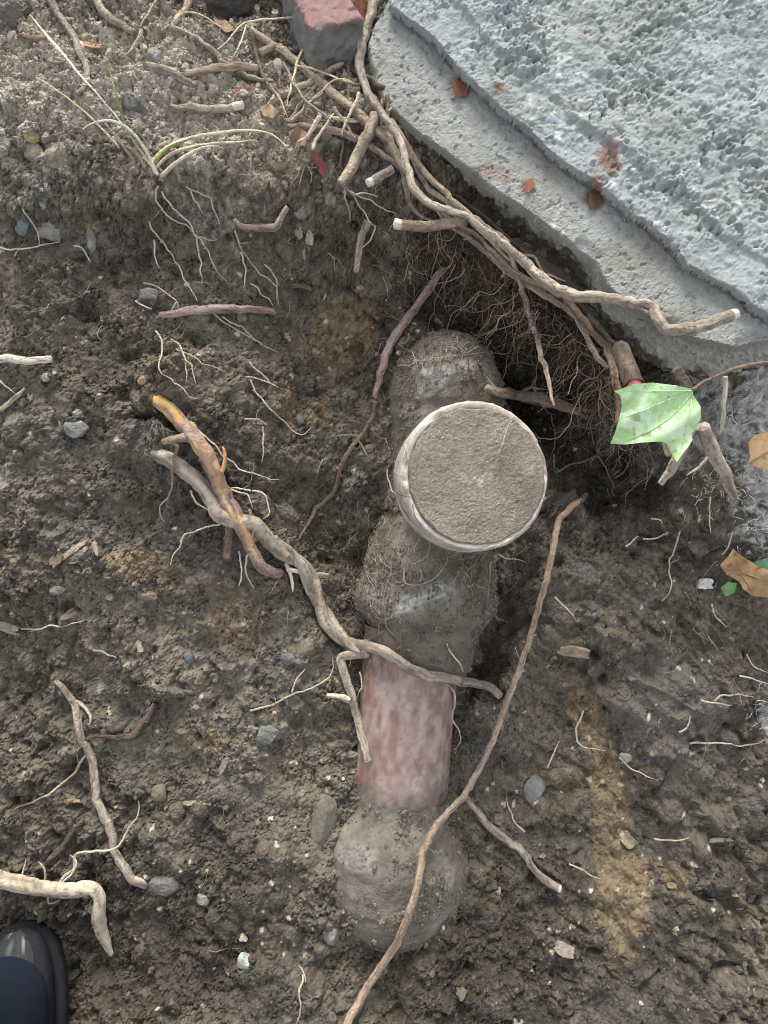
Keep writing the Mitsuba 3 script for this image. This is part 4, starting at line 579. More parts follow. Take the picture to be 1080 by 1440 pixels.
def leaf_rib(pts, r, kind, parent, dep, lift=.0006, name='vein'):
    root(name, pts, r, kind, parent=parent, dep=dep, lift=lift, smooth=0, wob=.3, rough=.03)
gcurl = lambda px, py: gd(px, py) - (.009 * np.sin((px - 860) / 120 * 3.1) + .0025 * np.sin(px / 13 + py / 9) + .004 * np.abs((py - 545) - .35 * (975 - px)) / 40)
for pts in [[(974, 549), (945, 560), (910, 575), (868, 590)], [(974, 549), (950, 580), (915, 605), (862, 623)], [(974, 549), (968, 590), (955, 640)], [(974, 549), (930, 550), (866, 551)]]: leaf_rib(pts, [1.0, .5], 'leafvein', gl, gcurl, .0003)
leaf_rib([(974, 549), (985, 540), (1005, 530), (1035, 518), (1062, 512), (1095, 509)], [2.4, 2.6, 3], 'brown', gl, lambda px, py: .775 - .00012 * (px - 974), .0, 'stalk')
def dryleaf(poly, label, colr, dep, curl, seed, ribs=(), cat='leaf', var=.5, nm='leaf'):
    P, f, q = leaf_mesh(poly, dep, 3.0, curl, seed); t = n3(P, 60, seed + 1, 3); c = np.asarray(colr) * (1 + var * 1.3 * t + .5 * n3(P, 300, seed + 2, 2))[:, None]; sp_ = ss(.12, .2, n3(P, 110, seed + 3, 3)) * .6; c = c * (1 - .7 * sp_[:, None])
    if not ribs: return put(nm, (P, f), 'leaf_mat', label=label, cat=cat, color=np.clip(c, .01, .85))
    k = thing(nm, label, cat); put('blade', (P, f), 'leaf_mat', k, color=np.clip(c, .01, .85))
    for r in ribs: leaf_rib(r, [1.2, .7], 'tan', k, lambda px, py: dep(px, py) - curl(np.stack([np.atleast_1d(px), np.atleast_1d(py)], 1)), .0006)
    return k
gs = lambda l: (lambda px, py: depth(px, py, SOILS) - l)
dryleaf([(1052, 622), (1062, 611), (1085, 606), (1110, 615), (1112, 650), (1090, 662), (1068, 659), (1053, 654), (1055, 640)], 'curled light brown dead leaf at the right edge level with the inlet', (.43, .29, .17), lambda px, py: .80 + 0 * px, lambda q: .010 * np.sin((q[:, 0] - 1052) / 18) , 910, [[(1054, 652), (1070, 640), (1095, 630)]])
dryleaf([(1012, 795), (1024, 782), (1031, 772), (1045, 783), (1065, 795), (1090, 806), (1100, 830), (1080, 840), (1058, 838), (1045, 828), (1040, 818), (1022, 808)], 'folded orange brown dead leaf lying at the right edge', (.46, .30, .17), gs(.02), lambda q: .012 * np.sin((q[:, 0] + q[:, 1] * 1.2) / 14) + .008 * np.sin((q[:, 1] - 780) / 20), 920, [[(1014, 796), (1045, 806), (1090, 820)], [(1036, 802), (1052, 820), (1060, 836)]])
dryleaf([(1014, 826), (1024, 818), (1036, 820), (1034, 832), (1022, 839), (1016, 834)], 'scrap of green leaf just left of the folded dead leaf', (.20, .38, .16), gs(.012), lambda q: .003 * np.sin(q[:, 0] / 5), 930)
dryleaf([(1060, 790), (1080, 784), (1095, 792), (1090, 802), (1070, 800)], 'green leaf tip behind the folded dead leaf', (.16, .34, .22), gs(.03), lambda q: .003 * np.sin(q[:, 0] / 5), 932)
dryleaf([(437, 213), (444, 212), (452, 222), (460, 236), (458, 248), (455, 252), (450, 244), (443, 230)], 'narrow dark red leaf hanging on the bank below the tangle', (.26, .085, .09), gs(.02), lambda q: .006 * np.sin((q[:, 0] - 437) / 6), 940, var=.3)
dryleaf([(406, 185), (418, 178), (432, 186), (430, 198), (436, 206), (420, 204), (408, 200)], 'crumpled brown leaf at the lip of the bank', (.24, .17, .13), gs(.02), lambda q: .008 * np.sin(q[:, 0] / 5 + q[:, 1] / 7), 942)
dryleaf([(328, 122), (340, 114), (356, 122), (352, 134), (338, 138)], 'flat dull reddish leaf on the topsoil under the long twig', (.20, .11, .09), gs(.010), lambda q: .003 * np.sin(q[:, 0] / 6), 944)
dryleaf([(300, 20), (318, 28), (330, 42), (318, 46), (303, 34)], 'crumpled brown leaf near the top edge', (.26, .20, .15), gs(.016), lambda q: .008 * np.sin(q[:, 0] / 5), 946)
dryleaf([(365, 150), (380, 146), (392, 156), (384, 166), (370, 162)], 'small light brown leaf at the left end of the tangle', (.34, .25, .18), gs(.018), lambda q: .008 * np.sin(q[:, 0] / 4), 948)
dryleaf([(496, 2), (510, -6), (520, 8), (514, 30), (502, 26)], 'rusty red leaf caught at the slab corner', (.17, .075, .05), hang(-.0), lambda q: .006 * np.sin(q[:, 0] / 4), 950)
def on_slab(pts, label, colr, seed): dryleaf(pts, label, colr, lambda px, py: slab_depth(px, py) - .008, lambda q: .004 * np.sin(q[:, 0] / 5), seed, nm='leaf_scrap')
on_slab([(637, 112), (648, 108), (660, 120), (656, 134), (640, 138)], 'brown leaf scrap wedged under the render lip at the top', (.17, .085, .055), 952)
on_slab([(828, 268), (840, 264), (847, 280), (838, 294), (828, 288)], 'dark brown leaf scrap wedged under the render lip halfway down', (.15, .085, .06), 954)
on_slab([(738, 256), (748, 250), (752, 262), (744, 270), (735, 270)], 'reddish leaf scrap flat on the lower layer of the slab', (.26, .13, .10), 956)

# ------------------------------------------------------------------ stones, chips and lumps
def stone_mesh(c, n, rx, ry, rz, ang, seed, sub=3, angular=.25):
    m = trimesh.creation.icosphere(subdivisions=sub); v = np.array(m.vertices); r = np.random.default_rng(seed)
    for _ in range(int(7 + 8 * angular)):                        # planes cut the ball into a pebble with blunt facets
        k = r.normal(size=3); k /= np.linalg.norm(k); h = r.uniform(.72, .95) - angular * .2; d = v @ k; v = v - np.outer(np.maximum(0, d - h) * .85, k)
    v *= 1 + .22 * n3(v, 1.3, seed, 3)[:, None] + .05 * n3(v, 6, seed + 1, 2)[:, None]
    ex = RIGHT * math.cos(ang) - UP * math.sin(ang); ex = ex - n * (ex @ n); ex /= np.linalg.norm(ex); ey = np.cross(n, ex)
    return c + v[:, :1] * rx * ex + v[:, 1:2] * ry * ey + v[:, 2:] * rz * n, np.array(m.faces), v
def stone(px, py, rx, ry, ang, colr, label, group=None, name='stone', emb=.46, cat='stone', angular=.55, mat='stone_mat', crag=.05):
    k = depth(np.array(px), np.array(py)) / F; n = normal_at(px, py) * .6 - FWD * .4; n /= np.linalg.norm(n); sd = int(px * 7 + py)
    c = at(px, py, 0.0, gaussian_filter(ALL[py // 2 - 10:py // 2 + 50, px // 2 - 10:px // 2 + 50], 1) if False else ALL); rz = min(rx, ry) * .75
    P, f, v = stone_mesh(c + n * rz * k * (1 - 2 * emb), n, rx * k * 1.05, ry * k * 1.05, rz * k, math.radians(ang), sd, 4, angular); P = P + n * (crag * 2 * rx * k * (n3(v, 4, sd + 8, 3) + n3(v, 12, sd + 9, 2)))[:, None]
    cc_ = np.asarray(colr) * (1 + .6 * n3(P, 120, sd + 4, 3) + .4 * n3(P, 600, sd + 5, 2))[:, None]; cc_ = cc_ * .85; dd = ss(-.16, .16, n3(P, 90, sd + 6, 3)) * .75; cc_ = cc_ * (1 - dd[:, None]) + dd[:, None] * np.array([.13, .11, .09])
    return put(name, (P, f), mat, label=label, cat=cat, group=group, color=np.clip(cc_, .01, .8))
BL, GR, BU, DK, OC = (.17, .20, .235), (.27, .265, .25), (.33, .285, .23), (.07, .072, .08), (.36, .22, .09)
for a in [(377, 1032, 19, 14, -15, (.19, .22, .225), 'smooth blue grey pebble left of the pipe barrel'), (72, 322, 19, 15, 30, (.29, .30, .29), 'rounded grey stone in the bank at far left'), (32, 320, 10, 13, 20, BL, 'dark blue pebble beside the rounded grey stone'), (61, 326, 7, 9, 0, (.42, .26, .21), 'small pink pebble touching the rounded grey stone'), (128, 338, 7, 17, 0, (.26, .26, .26), 'narrow upright grey stone in the bank at left'),
          (108, 602, 17, 14, 20, (.32, .34, .35), 'whitish flat stone in the left bank face'), (65, 531, 6, 7, 0, (.36, .36, .36), 'small white pebble under the straight pale root'), (48, 214, 20, 13, 30, (.33, .29, .24), 'angular buff stone in the left topsoil'), (78, 222, 17, 20, 25, (.29, .25, .205), 'broad buff stone right of the angular one'), (45, 193, 12, 8, 25, (.42, .30, .15), 'yellow ochre stone above the buff stones'), (8, 203, 12, 10, 0, GR, 'grey stone at the left edge of the topsoil'),
          (130, 186, 34, 16, 25, (.25, .215, .175), 'wide flat stone under the grass blades'), (186, 148, 13, 15, 0, (.145, .15, .155), 'dark angular stone behind the green grass blade'), (112, 95, 8, 9, 0, BL, 'bluish pebble beside the crooked grey root'), (218, 82, 17, 13, 30, (.28, .28, .275), 'grey stone at the thick end of the swollen root'), (340, 100, 11, 11, 0, (.24, .245, .25), 'grey pebble in front of the block'), (390, 95, 8, 14, 0, (.3, .29, .27), 'upright pale stone at the foot of the block'),
          (424, 300, 10, 9, 0, GR, 'grey pebble in the hollow near the curled root'), (210, 415, 17, 10, 0, (.20, .20, .20), 'flat grey stone above the level pinkish root'), (422, 590, 6, 7, 0, BL, 'small blue pebble right of the orange root'), (200, 535, 7, 6, 0, (.30, .22, .14), 'small tan pebble above the orange root'), (455, 1150, 18, 35, 12, (.175, .165, .145), 'long flat grey brown stone left of the lower joint'), (265, 924, 7, 9, 0, BL, 'small blue pebble left of the twisted root'), (405, 927, 10, 9, 0, (.16, .175, .19), 'grey pebble left of the forked root'),
          (432, 911, 15, 15, 0, (.20, .175, .14), 'round brown stone beside the fork of the twisted root'), (82, 830, 12, 8, 0, (.24, .24, .235), 'small grey stone in the left bank'), (205, 838, 16, 8, 10, (.23, .19, .15), 'flat brown stone in the left bank'), (345, 1352, 11, 13, 0, (.46, .56, .54), 'pale greenish mineral lump in the floor of the hole'), (465, 1317, 12, 14, 0, (.27, .28, .285), 'grey stone left below the lower joint'), (752, 1110, 15, 20, 10, (.20, .205, .215), 'smooth grey stone right of the branching root'),
          (230, 1245, 24, 18, 0, (.20, .195, .185), 'broad grey stone in the lower left floor'), (285, 1265, 10, 9, 0, (.40, .38, .35), 'pale pebble beside the broad grey stone'), (326, 1097, 5, 7, 0, BL, 'tiny blue pebble in the left floor'), (225, 1113, 12, 14, 0, (.21, .19, .15), 'brown pebble in the left floor'), (880, 1065, 9, 8, 0, GR, 'grey pebble in the right bank'), (1055, 1262, 13, 10, 0, (.20, .20, .20), 'grey stone near the lower right edge'),
          (400, 260, 9, 8, 0, (.31, .28, .23), 'buff pebble at the lip of the bank'), (755, 560, 7, 7, 0, DK, 'black pebble in the dark hollow'), (908, 168, 1, 1, 0, GR, None)]:
    if a[6]: stone(*a)
stone(1072, 1016, 10, 15, 0, (.50, .52, .55), 'white fluffy lump of mould at the right edge', None, 'mould_lump', .35, 'mould', .1, 'soil_mat', .30)
for i, (px, py, r) in enumerate([(700, 1170, 13), (682, 1203, 15), (715, 1225, 12), (692, 1245, 10), (740, 1262, 8), (668, 1180, 9), (655, 1225, 9), (725, 1195, 9)]):
    stone(px, py, r, r * .8, i * 47, (.115, .1, .085), 'earth clod heaped right of the lower joint,', 'clods of dark earth', 'earth_clod', .45, 'clod', .7, 'soil_mat', .12)
def chip(px, py, l, w, ang, colr, label, name='wood_chip', cat='chip', t=.35):
    k = depth(np.array(px), np.array(py)) / F; n = normal_at(px, py); n = n * .7 - FWD * .3; n /= np.linalg.norm(n); sd = px + 3 * py; a = math.radians(ang)
    ex = RIGHT * math.cos(a) - UP * math.sin(a); ex = ex - n * (ex @ n); ex /= np.linalg.norm(ex); ey = np.cross(n, ex); m = trimesh.creation.box((2, 2, 2)).subdivide().subdivide().subdivide(); v = np.array(m.vertices)
    v[:, :2] *= 1 + .9 * n3(np.column_stack([v[:, 0] * 1.0, v[:, 1] * 1.6, 0 * v[:, 0]]), 1.2, sd, 3)[:, None]; v[:, 2] += .9 * n3(v * [1, 1, 0], 1.6, sd + 2, 3); v[:, 0] += .5 * n3(v * [0, 1, 0], 3, sd + 3, 2); tp = 1 - .25 * np.abs(v[:, 0]); P = at(px, py) + n * (.3 * w * k * t) + v[:, :1] * l * k * ex + (v[:, 1:2] * tp[:, None]) * w * k * ey + (v[:, 2:] * w * t + .25 * w * v[:, :1] ** 2) * k * n
    put(name, (P, np.array(m.faces)), 'root_mat', label=label, cat=cat, smooth=False, color=np.clip(np.asarray(colr) * (.72 + .9 * n3(P, 300, sd, 3) + .5 * n3(P, 80, sd + 1, 2))[:, None], .02, .8))
for a in [(805, 915, 19, 8, 5, (.36, .28, .21), 'thick tan bark chip right of the long stem'), (793, 1334, 13, 9, 20, (.42, .36, .29), 'pale square bark chip in the lower right floor'), (276, 1129, 18, 3.5, -5, (.42, .34, .24), 'pale wood sliver in the lower left floor'), (315, 1076, 12, 4, -60, (.36, .31, .24), 'tan wood sliver above the pale one'), (197, 908, 3.5, 9, -10, (.62, .56, .46), 'white seed like chip in the left bank'), (356, 1024, 7, 2.5, 10, (.58, .54, .48), 'white splinter beside the blue grey pebble'),
          (126, 64, 17, 4, 15, (.58, .33, .20), 'orange wood splinter on the topsoil'), (205, 206, 9, 7, 0, (.50, .48, .47), 'white chip at the foot of the grass tuft'), (106, 772, 20, 5, -35, (.45, .38, .29), 'pale bark sliver in the left bank face'), (80, 785, 14, 7, -50, (.40, .32, .22), 'frayed bark chip beside the pale sliver'), (135, 772, 3, 11, -15, (.40, .31, .22), 'upright tan splinter right of the pale sliver'), (360, 594, 14, 3, 5, (.42, .36, .3), 'small grey splinter right of the orange root'), (105, 1126, 8, 2.5, 0, (.52, .36, .16), 'yellow splinter in the lower left floor'),
          (728, 1437, 8, 6, 20, (.60, .58, .52), 'white chip at the bottom edge'), (436, 334, 5, 11, 10, (.52, .42, .30), 'pale leaf scrap in the hollow'), (12, 882, 15, 8, 20, (.42, .37, .31), 'pale broken root chip at the left edge'), (990, 820, 9, 8, 0, (.70, .72, .72), 'white crumb left of the green leaf scrap'), (880, 1178, 8, 14, -40, (.40, .34, .24), 'tan splinter beside the ochre seam'), (1015, 1180, 14, 3.5, -10, (.46, .40, .33), 'grey splinter in the lower right bank'), (945, 1245, 6, 4, 0, (.45, .33, .2), 'ochre chip in the lower right bank')]: chip(*a)

# ------------------------------------------------------------------ block, board and post at the top edge
def boxmesh(o, ex, ey, ez, dims, seed, rough=.003, chips=.01, div=.005):
    n_ = [max(2, int(d / div)) for d in dims]; Vs, Fs, k = [], [], 0
    for ax in range(3):
        for sgn in (0, 1):
            b, c = [i for i in range(3) if i != ax]; u, v = np.meshgrid(np.linspace(0, 1, n_[b] + 1), np.linspace(0, 1, n_[c] + 1)); p = np.zeros(u.shape + (3,)); p[..., b], p[..., c], p[..., ax] = u, v, sgn
            i = np.arange(u.size).reshape(u.shape) + k; q = np.stack([i[:-1, :-1], i[:-1, 1:], i[1:, 1:], i[1:, :-1]], -1).reshape(-1, 4); Fs.append(q if (sgn == 1) ^ (ax == 1) else q[:, ::-1]); Vs.append(p.reshape(-1, 3)); k += u.size
    v = np.vstack(Vs); p = v * dims; ctr = np.array(dims) / 2; q = p - ctr; e = np.array(dims) / 2; r = .006
    inner_ = np.clip(q, -(e - r), e - r); dlt = q - inner_; ln = np.linalg.norm(dlt, axis=1, keepdims=True); q = np.where(ln > r, inner_ + dlt / np.maximum(ln, 1e-9) * r, q)
    q = q * (1 - chips * 2 * ss(.1, .3, n3(q, 30, seed, 3))[:, None]) + rough * 2 * np.stack([n3(q, 70, seed + i, 3) for i in range(3)], 1); p = q + ctr
    return o + p[:, :1] * ex + p[:, 1:2] * ey + p[:, 2:] * ez, np.vstack(Fs), v
def block(name, px, py, yaw, tilt, dims, seed, colf, label, cat, sinkz=.02, mat='concrete_mat', **k):
    k = dict(rough=.0055, chips=.03, div=.003) | k
    o = at(px, py, 0, SOILS); a = math.radians(yaw); ex = np.array([math.cos(a), math.sin(a), math.tan(math.radians(tilt))]); ex /= np.linalg.norm(ex); ez = np.array([0, 0, 1.0]); ez -= ex * (ez @ ex); ez /= np.linalg.norm(ez); ey = np.cross(ez, ex)
    P, f, v = boxmesh(o - ez * sinkz, ex, ey, ez, dims, seed, **k); put(name, (P, f), mat, label=label, cat=cat, color=np.clip(colf(P, v), .02, .8))
def redtop(P, v):
    g = concrete(P, (.15, .155, .155), 600); r = ss(.90, .99, v[:, 2]) * ss(.16, -.02, n3(P, 30, 602, 3)); c = g * (1 - r[:, None]) + r[:, None] * np.array([.20, .115, .115]) * (1 + .5 * n3(P, 150, 603, 3)[:, None]); d = ss(-.05, .18, n3(P, 40, 604, 4)) * .7; return c * (1 - d[:, None]) + d[:, None] * np.array([.12, .105, .085]) * (1 + .9 * n3(P, 250, 605, 2)[:, None])
block('concrete_block', 442, 112, 20, 0, (.075, .20, .08), 601, redtop, 'grey concrete block with a dull red painted top at the top edge', 'block', sinkz=.012)
block('board', 290, 22, 8, 0, (.10, .02, .05), 611, lambda P, v: concrete(P, (.075, .07, .065), 612), 'dark weathered board standing at the top edge', 'board', sinkz=.02)
stone(18, 22, 26, 40, 80, (.16, .145, .135), 'dark weathered lump of bark at the top left corner', None, 'bark_piece', .3, 'bark', .9, 'soil_mat', .16)

# ------------------------------------------------------------------ the person who takes the picture: a shoe and a trouser leg
pk_ = thing('person', 'person in dark navy trousers and a black shoe standing at the lower left', 'person')
toe = at(34, 1302, -.004, SOILS); fw = at(34, 1302, 0, SOILS) - at(72, 1520, 0, SOILS); fw[2] = 0; fw /= np.linalg.norm(fw); sw = np.array([fw[1], -fw[0], 0]); zz_ = np.array([0, 0, 1.0])
def loft(secs, n, pw):
    V_ = []; a = np.arange(n) * 2 * np.pi / n
    for (y, wl, wr, z0, z1) in secs:
        ca, sa = np.cos(a), np.sin(a); s = np.sign(ca) * np.abs(ca) ** pw; t = np.sign(sa) * np.abs(sa) ** pw
        V_.append(toe - fw * y + sw * (np.where(s > 0, wr, wl) * s)[:, None] + zz_ * (z0 + (z1 - z0) * (t + 1) / 2)[:, None])
    m = len(V_); V_ = np.vstack(V_); i = np.arange(m * n).reshape(m, n); j = np.roll(i, -1, 1); f = np.stack([i[:-1], j[:-1], j[1:], i[1:]], -1).reshape(-1, 4); f = np.vstack([f[:, [0, 1, 2]], f[:, [0, 2, 3]]])
    V_ = np.vstack([V_, V_[:n].mean(0), V_[-n:].mean(0)]); f = np.vstack([f, np.stack([j[0], i[0], i[0] * 0 + m * n], 1), np.stack([i[-1], j[-1], i[-1] * 0 + m * n + 1], 1)])
    t = trimesh.Trimesh(V_, f, process=False); t.fix_normals(); return t
ys = np.array([0, .006, .018, .04, .07, .11, .16, .21, .26, .29, .30]); wd = np.array([.012, .026, .038, .047, .052, .052, .046, .042, .041, .034, .018])
sole = loft([(y, w * 1.04, w * 1.06, -.004, .024) for y, w in zip(ys - .004, wd + .003)], 40, .55); put('sole', sole, 'rubber_mat', pk_, smooth=40, color=np.tile([.022, .022, .024], (len(sole.vertices), 1)) * 1.0 if False else None) if False else None
def solid(name, t, base, seed, mat='rubber_mat', var=.5, f=120): put(name, (np.array(t.vertices), np.array(t.faces)), mat, pk_, color=np.clip(np.asarray(base) * (1 + var * n3(t.vertices, f, seed, 3))[:, None], .004, .8))
solid('sole', sole, (.007, .0075, .010), 700)
up_ = loft([(y + .003, w, w, .018, h) for y, w, h in zip(ys, wd * .97, [.03, .038, .047, .055, .062, .075, .098, .11, .112, .10, .07])], 44, .8); solid('shoe_upper', up_, (.008, .009, .014), 702)
cap = loft([(y + .004, w, w, .022, h + .0025) for y, w, h in zip([.004, .012, .022, .04, .058, .074, .080], [.014, .022, .029, .035, .036, .033, .020], [.036, .043, .049, .0575, .062, .0635, .055])], 44, .8); c = np.array([.028, .032, .037]) * (1 + .9 * n3(cap.vertices, 60, 704, 3) + .6 * n3(cap.vertices, 300, 705, 2))[:, None]
sc = ss(.12, .2, n3(cap.vertices, 150, 706, 3)); c = c * (1 - sc[:, None]) + sc[:, None] * .2; put('toe_cap', (np.array(cap.vertices), np.array(cap.faces)), 'rubber_mat', pk_, label='worn grey toe cap', color=np.clip(c, .01, .6))
leg = []
a = np.arange(48) * 2 * np.pi / 48
for k, (y, x, z, r) in enumerate([(.085, -.012, .075, .050), (.10, -.012, .072, .066), (.115, -.013, .085, .072), (.13, -.015, .12, .073), (.135, -.02, .18, .074), (.12, -.03, .26, .076), (.10, -.04, .34, .080), (.08, -.05, .42, .084), (.075, -.06, .48, .086), (.10, -.07, .56, .092), (.14, -.08, .66, .100), (.19, -.09, .78, .108)]):
    w = 1 + .10 * n3(np.stack([np.cos(a) * 1.6, np.sin(a) * 1.6, 0 * a + z * 22], 1), 1, 720, 3) * 2; leg.append(toe - fw * y + sw * x + zz_ * z + (r * w)[:, None] * (np.cos(a)[:, None] * sw + np.sin(a)[:, None] * fw))
leg = np.array(leg); i = np.arange(leg.shape[0] * 48).reshape(-1, 48); j = np.roll(i, -1, 1); tl = trimesh.Trimesh(*[leg.reshape(-1, 3), np.vstack([np.stack([i[:-1], j[:-1], j[1:]], -1).reshape(-1, 3), np.stack([i[:-1], j[1:], i[1:]], -1).reshape(-1, 3)])], process=False)
tl = trimesh.Trimesh(*trimesh.remesh.subdivide_loop(tl.vertices, tl.faces, 2), process=False); tl.fix_normals(); tv = np.array(tl.vertices); tv += np.array(tl.vertex_normals) * (.006 * n3(tv, 28, 722, 3))[:, None]; tl.vertices = tv; solid('trouser_leg', tl, (.006, .0095, .020), 724, 'cloth_mat', .3, 500)

# ------------------------------------------------------------------ what nobody could count: crumbs, grit, hair roots
rg = np.random.default_rng(99)
ICO = [trimesh.creation.icosphere(subdivisions=s) for s in (0, 1)]
pu_, pv_, pw_ = project(V); seen = np.where((pu_ > -25) & (pu_ < 1105) & (pv_ > -25) & (pv_ < 1465))[0]
def scatter(name, n, weight, rmin, rmax, palette, label, cat, emb=.3, big=0.12, mat='soil_mat', pw=2.2, on=None, parent=None):
    VV, NN, CC = on or (V, NS, col); pool = seen if on is None else np.arange(len(VV)); p = weight[pool] + 1e-9; ids = rg.choice(pool, n, p=p / p.sum()); Vs, Fs, Cs, k = [], [], [], 0
    rad = rmin * (1 - rg.random(n) * (1 - (rmax / rmin) ** -pw)) ** (-1 / pw)
    for i_, r in zip(ids, rad):
        m = ICO[int(r > rmin + big * (rmax - rmin))]; v = m.vertices * (1 + rg.uniform(-.38, .38, (len(m.vertices), 1))) * rg.uniform(.65, 1.25, 3); ax = rg.normal(size=3); ax /= np.linalg.norm(ax); an = rg.uniform(0, 6.28)
        v = v * math.cos(an) + np.cross(ax, v) * math.sin(an) + np.outer(v @ ax, ax) * (1 - math.cos(an)); Vs.append(VV[i_] + NN[i_] * r * (1 - 2 * emb) + v * r); Fs.append(m.faces + k); k += len(v)
        a = palette[rg.integers(len(palette))]; base = a if a is not None else (CC[i_] * .75 + .25 * CC[rg.choice(pool)]); Cs.append(np.tile(np.asarray(base) * rg.uniform(.7, 1.35), (len(v), 1)))
    put(name, (np.vstack(Vs), np.vstack(Fs)), mat, parent, label=label, cat=None if parent else cat, kind='stuff', smooth=False, color=np.clip(np.vstack(Cs), .012, .8))
wall = (1 - top)
scatter('soil_crumbs', 11000, .1 + 1.0 * top + .35 * lump, .0014, .0075, [None], 'loose crumbs of earth over the topsoil and the bank', 'soil')
scatter('fine_soil', 9000, .5 + .3 * lump, .0009, .0028, [None, None, (.07, .06, .05)], 'fine loose earth on the dug face', 'soil', big=2)
scatter('grit', 380, .45 + .5 * top + .5 * region(X, Sy, 280, 1000, 250, 200), .0008, .0042, [(.36, .31, .25), (.45, .42, .37), (.20, .22, .25), (.28, .26, .23), (.40, .27, .14)], 'small pale grit and gravel in the earth', 'gravel', .4, mat='stone_mat')
cp, cnr = [np.vstack([a[i] for a in CRUST]) for i in (0, 1)]; cw = ss(-.02, .14, n3(cp, 22, 801, 3)); vis = project(cp)[2] < depth(*project(cp)[:2]) + .02; cpal = np.tile(np.array([.135, .118, .098]), (len(cp), 1)) * (1 + .8 * n3(cp, 50, 802, 3))[:, None]
scatter('earth_crust', 9000, (cw + .08) * vis, .0007, .0042, [None], 'crumbs of earth stuck to the joints', 'soil', .25, on=(cp, cnr, cpal), parent=pk)
def hair(starts, n, lr, rr, down, kinds, seed, spread=.5, branch=2, follow=None):
    r = np.random.default_rng(seed); Vs, Fs, Cs, k = [], [], [], 0
    def grow(P0, d, ln, rad, lev, cc_):
        nonlocal k
        m = max(5, int(ln / .0035)); P = [P0]; d = d / np.linalg.norm(d); w = r.normal(size=3) * .2
        for s in range(m):
            w = .72 * w + r.normal(size=3) * .22; d = d + .55 * w + down * .10; d /= np.linalg.norm(d); P.append(P[-1] + d * ln / m)
        P = np.array(P)
        if follow: P = follow(P)
        Vt, f, *_ = tube(P, rad * np.linspace(1, .35, len(P)), 4, 0, 0); Vs.append(Vt); Fs.append(f + k); k += len(Vt); Cs.append(np.tile(cc_ * r.uniform(.7, 1.3), (len(Vt), 1)))
        if lev > 0:
            for _ in range(r.integers(0, branch + 1)):
                j = r.integers(len(P) // 4, len(P)); dd = (P[min(j + 1, len(P) - 1)] - P[j - 1]) / (ln / m) * .6 + r.normal(size=3) * .6; grow(P[j], dd, ln * r.uniform(.25, .6), rad * .7, lev - 1, cc_)
    for _ in range(n):
        P0, d0 = starts(r); a, b = BARK[kinds[r.integers(len(kinds))]]; t = r.random(); grow(P0, d0 + r.normal(size=3) * spread, r.uniform(*lr), r.uniform(*rr), 2, np.array(a) * (1 - t) + np.array(b) * t)
    return np.vstack(Vs), np.vstack(Fs), np.clip(np.vstack(Cs), .01, .8)
line = crom(np.array([(545, 300, .10), (585, 318, .10), (640, 335, .09), (690, 368, .085), (730, 405, .085), (775, 440, .085), (815, 480, .09), (850, 525, .09), (885, 560, .09), (925, 590, .09)], float), 2)
def under(r):
    a = line[int(len(line) * r.random() ** .9)]; px, py = a[0] + r.normal() * 16, a[1] + r.normal() * 14; return CAM + ray(px, py) * (slab_depth(px, py) + a[2] + r.uniform(-.01, .05)), np.array([-.25, -.35, -.75])
v_, f_, c_ = hair(under, 560, (.03, .15), (.00035, .0009), np.array([0, 0, -1.0]), ['dark', 'dark', 'brown', 'dark', 'brown', 'tan'], 5); put('hair_roots', (v_, f_), 'root_mat', label='dense beard of fine brown roots hanging under the slab', cat='roots', kind='stuff', color=c_)
def onface(spots):
    W_ = np.array([s[4] for s in spots], float); W_ /= W_.sum()
    def st(r):
        s = spots[r.choice(len(spots), p=W_)]; px, py = s[0] + r.normal() * s[2], s[1] + r.normal() * s[3]; return at(px, py, .003), -UP * .8 + RIGHT * r.normal() * .5 - FWD * .0
    return st
def cling(P):
    u, v, w = project(P); d = gaussian_filter1d(depth(u, v), 1.5, mode='nearest'); return CAM + ray(u, v) * (d - .0025 - .004 * np.abs(np.sin(np.arange(len(P)) * .35)))[:, None]
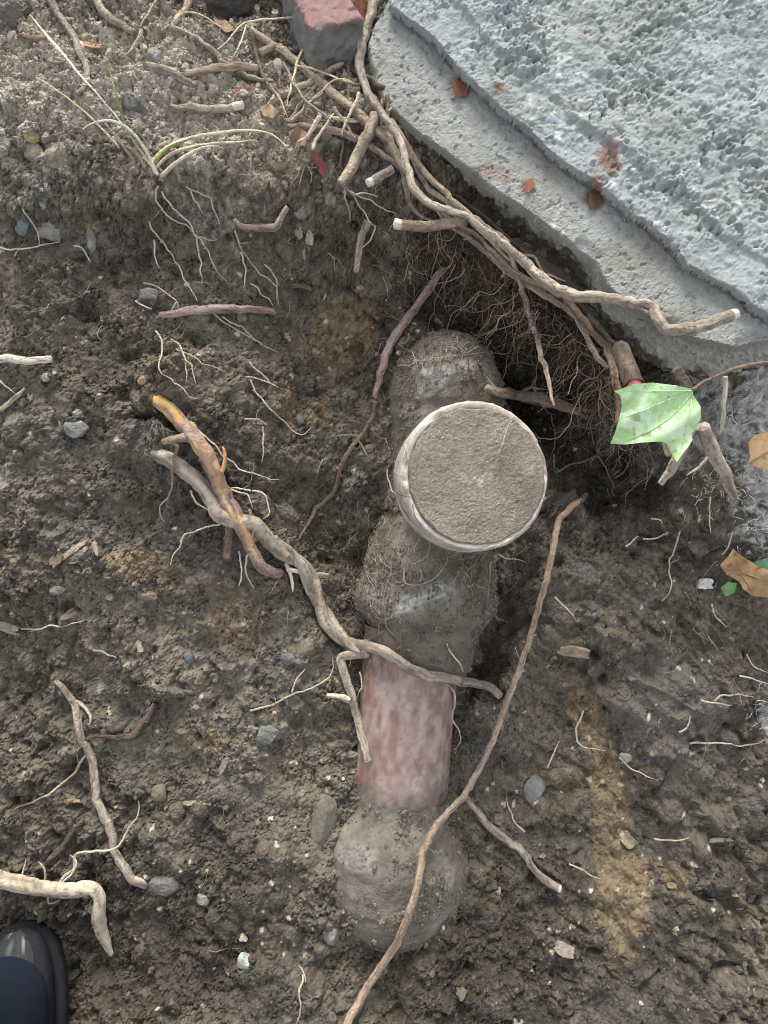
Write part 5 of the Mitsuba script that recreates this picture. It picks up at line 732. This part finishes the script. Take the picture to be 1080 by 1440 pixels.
v_, f_, c_ = hair(onface([(300, 380, 110, 60, 2), (450, 250, 60, 30, 1), (560, 340, 40, 40, 1.5), (525, 780, 25, 50, 5), (555, 660, 15, 60, 2), (520, 875, 28, 25, 2.5), (560, 790, 40, 20, 3), (660, 800, 30, 12, 2), (600, 490, 40, 14, 2), (660, 490, 30, 12, 2), (700, 640, 300, 400, 2), (300, 900, 250, 350, 2), (1000, 880, 60, 130, 2), (640, 790, 40, 12, 1), (840, 640, 50, 30, 2), (400, 830, 30, 30, 1), (460, 140, 50, 50, 1.5)]), 760, (.012, .055), (.00025, .00055), -UP * .5, ['tan', 'pale', 'brown', 'tan', 'dark'], 9, .5, 1, cling)
put('bank_hair_roots', (v_, f_), 'root_mat', label='fine short hair roots scattered over the bank face', cat='roots', kind='stuff', color=c_)
def mould(r):
    px, py = [(1010, 660), (1040, 700), (1000, 690), (1060, 650), (1075, 1010), (1060, 740), (1030, 560)][r.integers(7)]; px, py = px + r.normal() * 18, py + r.normal() * 14; return at(px, py, .002), -FWD + .8 * r.normal(size=3)
v_, f_, c_ = hair(mould, 260, (.006, .02), (.0003, .0007), np.zeros(3), ['white'], 13, .6, 2); put('mould_fibres', (v_, f_), 'root_mat', label='white mould fibres over the chalky earth at the right edge', cat='mould', kind='stuff', color=np.clip(c_ * np.array([1.1, 1.2, 1.35]), 0, .85))
for k_ in [k for k in labels if k in scene and scene[k].get('type') != 'ply']: del labels[k_]
ORD = 'first second third fourth fifth sixth seventh eighth ninth tenth eleventh twelfth thirteenth fourteenth fifteenth sixteenth seventeenth eighteenth nineteenth twentieth'.split()
NUM = 'one two three four five six seven eight nine ten eleven twelve thirteen fourteen fifteen sixteen seventeen eighteen nineteen twenty'.split()
byg = {}
for k_, d_ in labels.items():
    if d_.get('group'): byg.setdefault(d_['group'], []).append(k_)
for ks in byg.values():
    mid = {k_: project(meshkit.WRITTEN[scene[k_]['filename']][0].astype(float).mean(0)[None])[0][0] for k_ in ks}; ks.sort(key=lambda k_: mid[k_]); n_ = len(ks)
    if n_ < 2: continue
    for i_, k_ in enumerate(ks):
        where = 'leftmost' if i_ == 0 else 'rightmost' if i_ == n_ - 1 else ORD[i_] + ' from left' if i_ < n_ / 2 else ORD[n_ - 1 - i_] + ' from right'
        w_ = labels[k_]['label'].split(); labels[k_]['label'] = ' '.join((w_ + [where, 'of', NUM[n_ - 1]])[:16]) if len(w_) <= 11 else ' '.join(w_[:11] + [where, 'of', NUM[n_ - 1]])
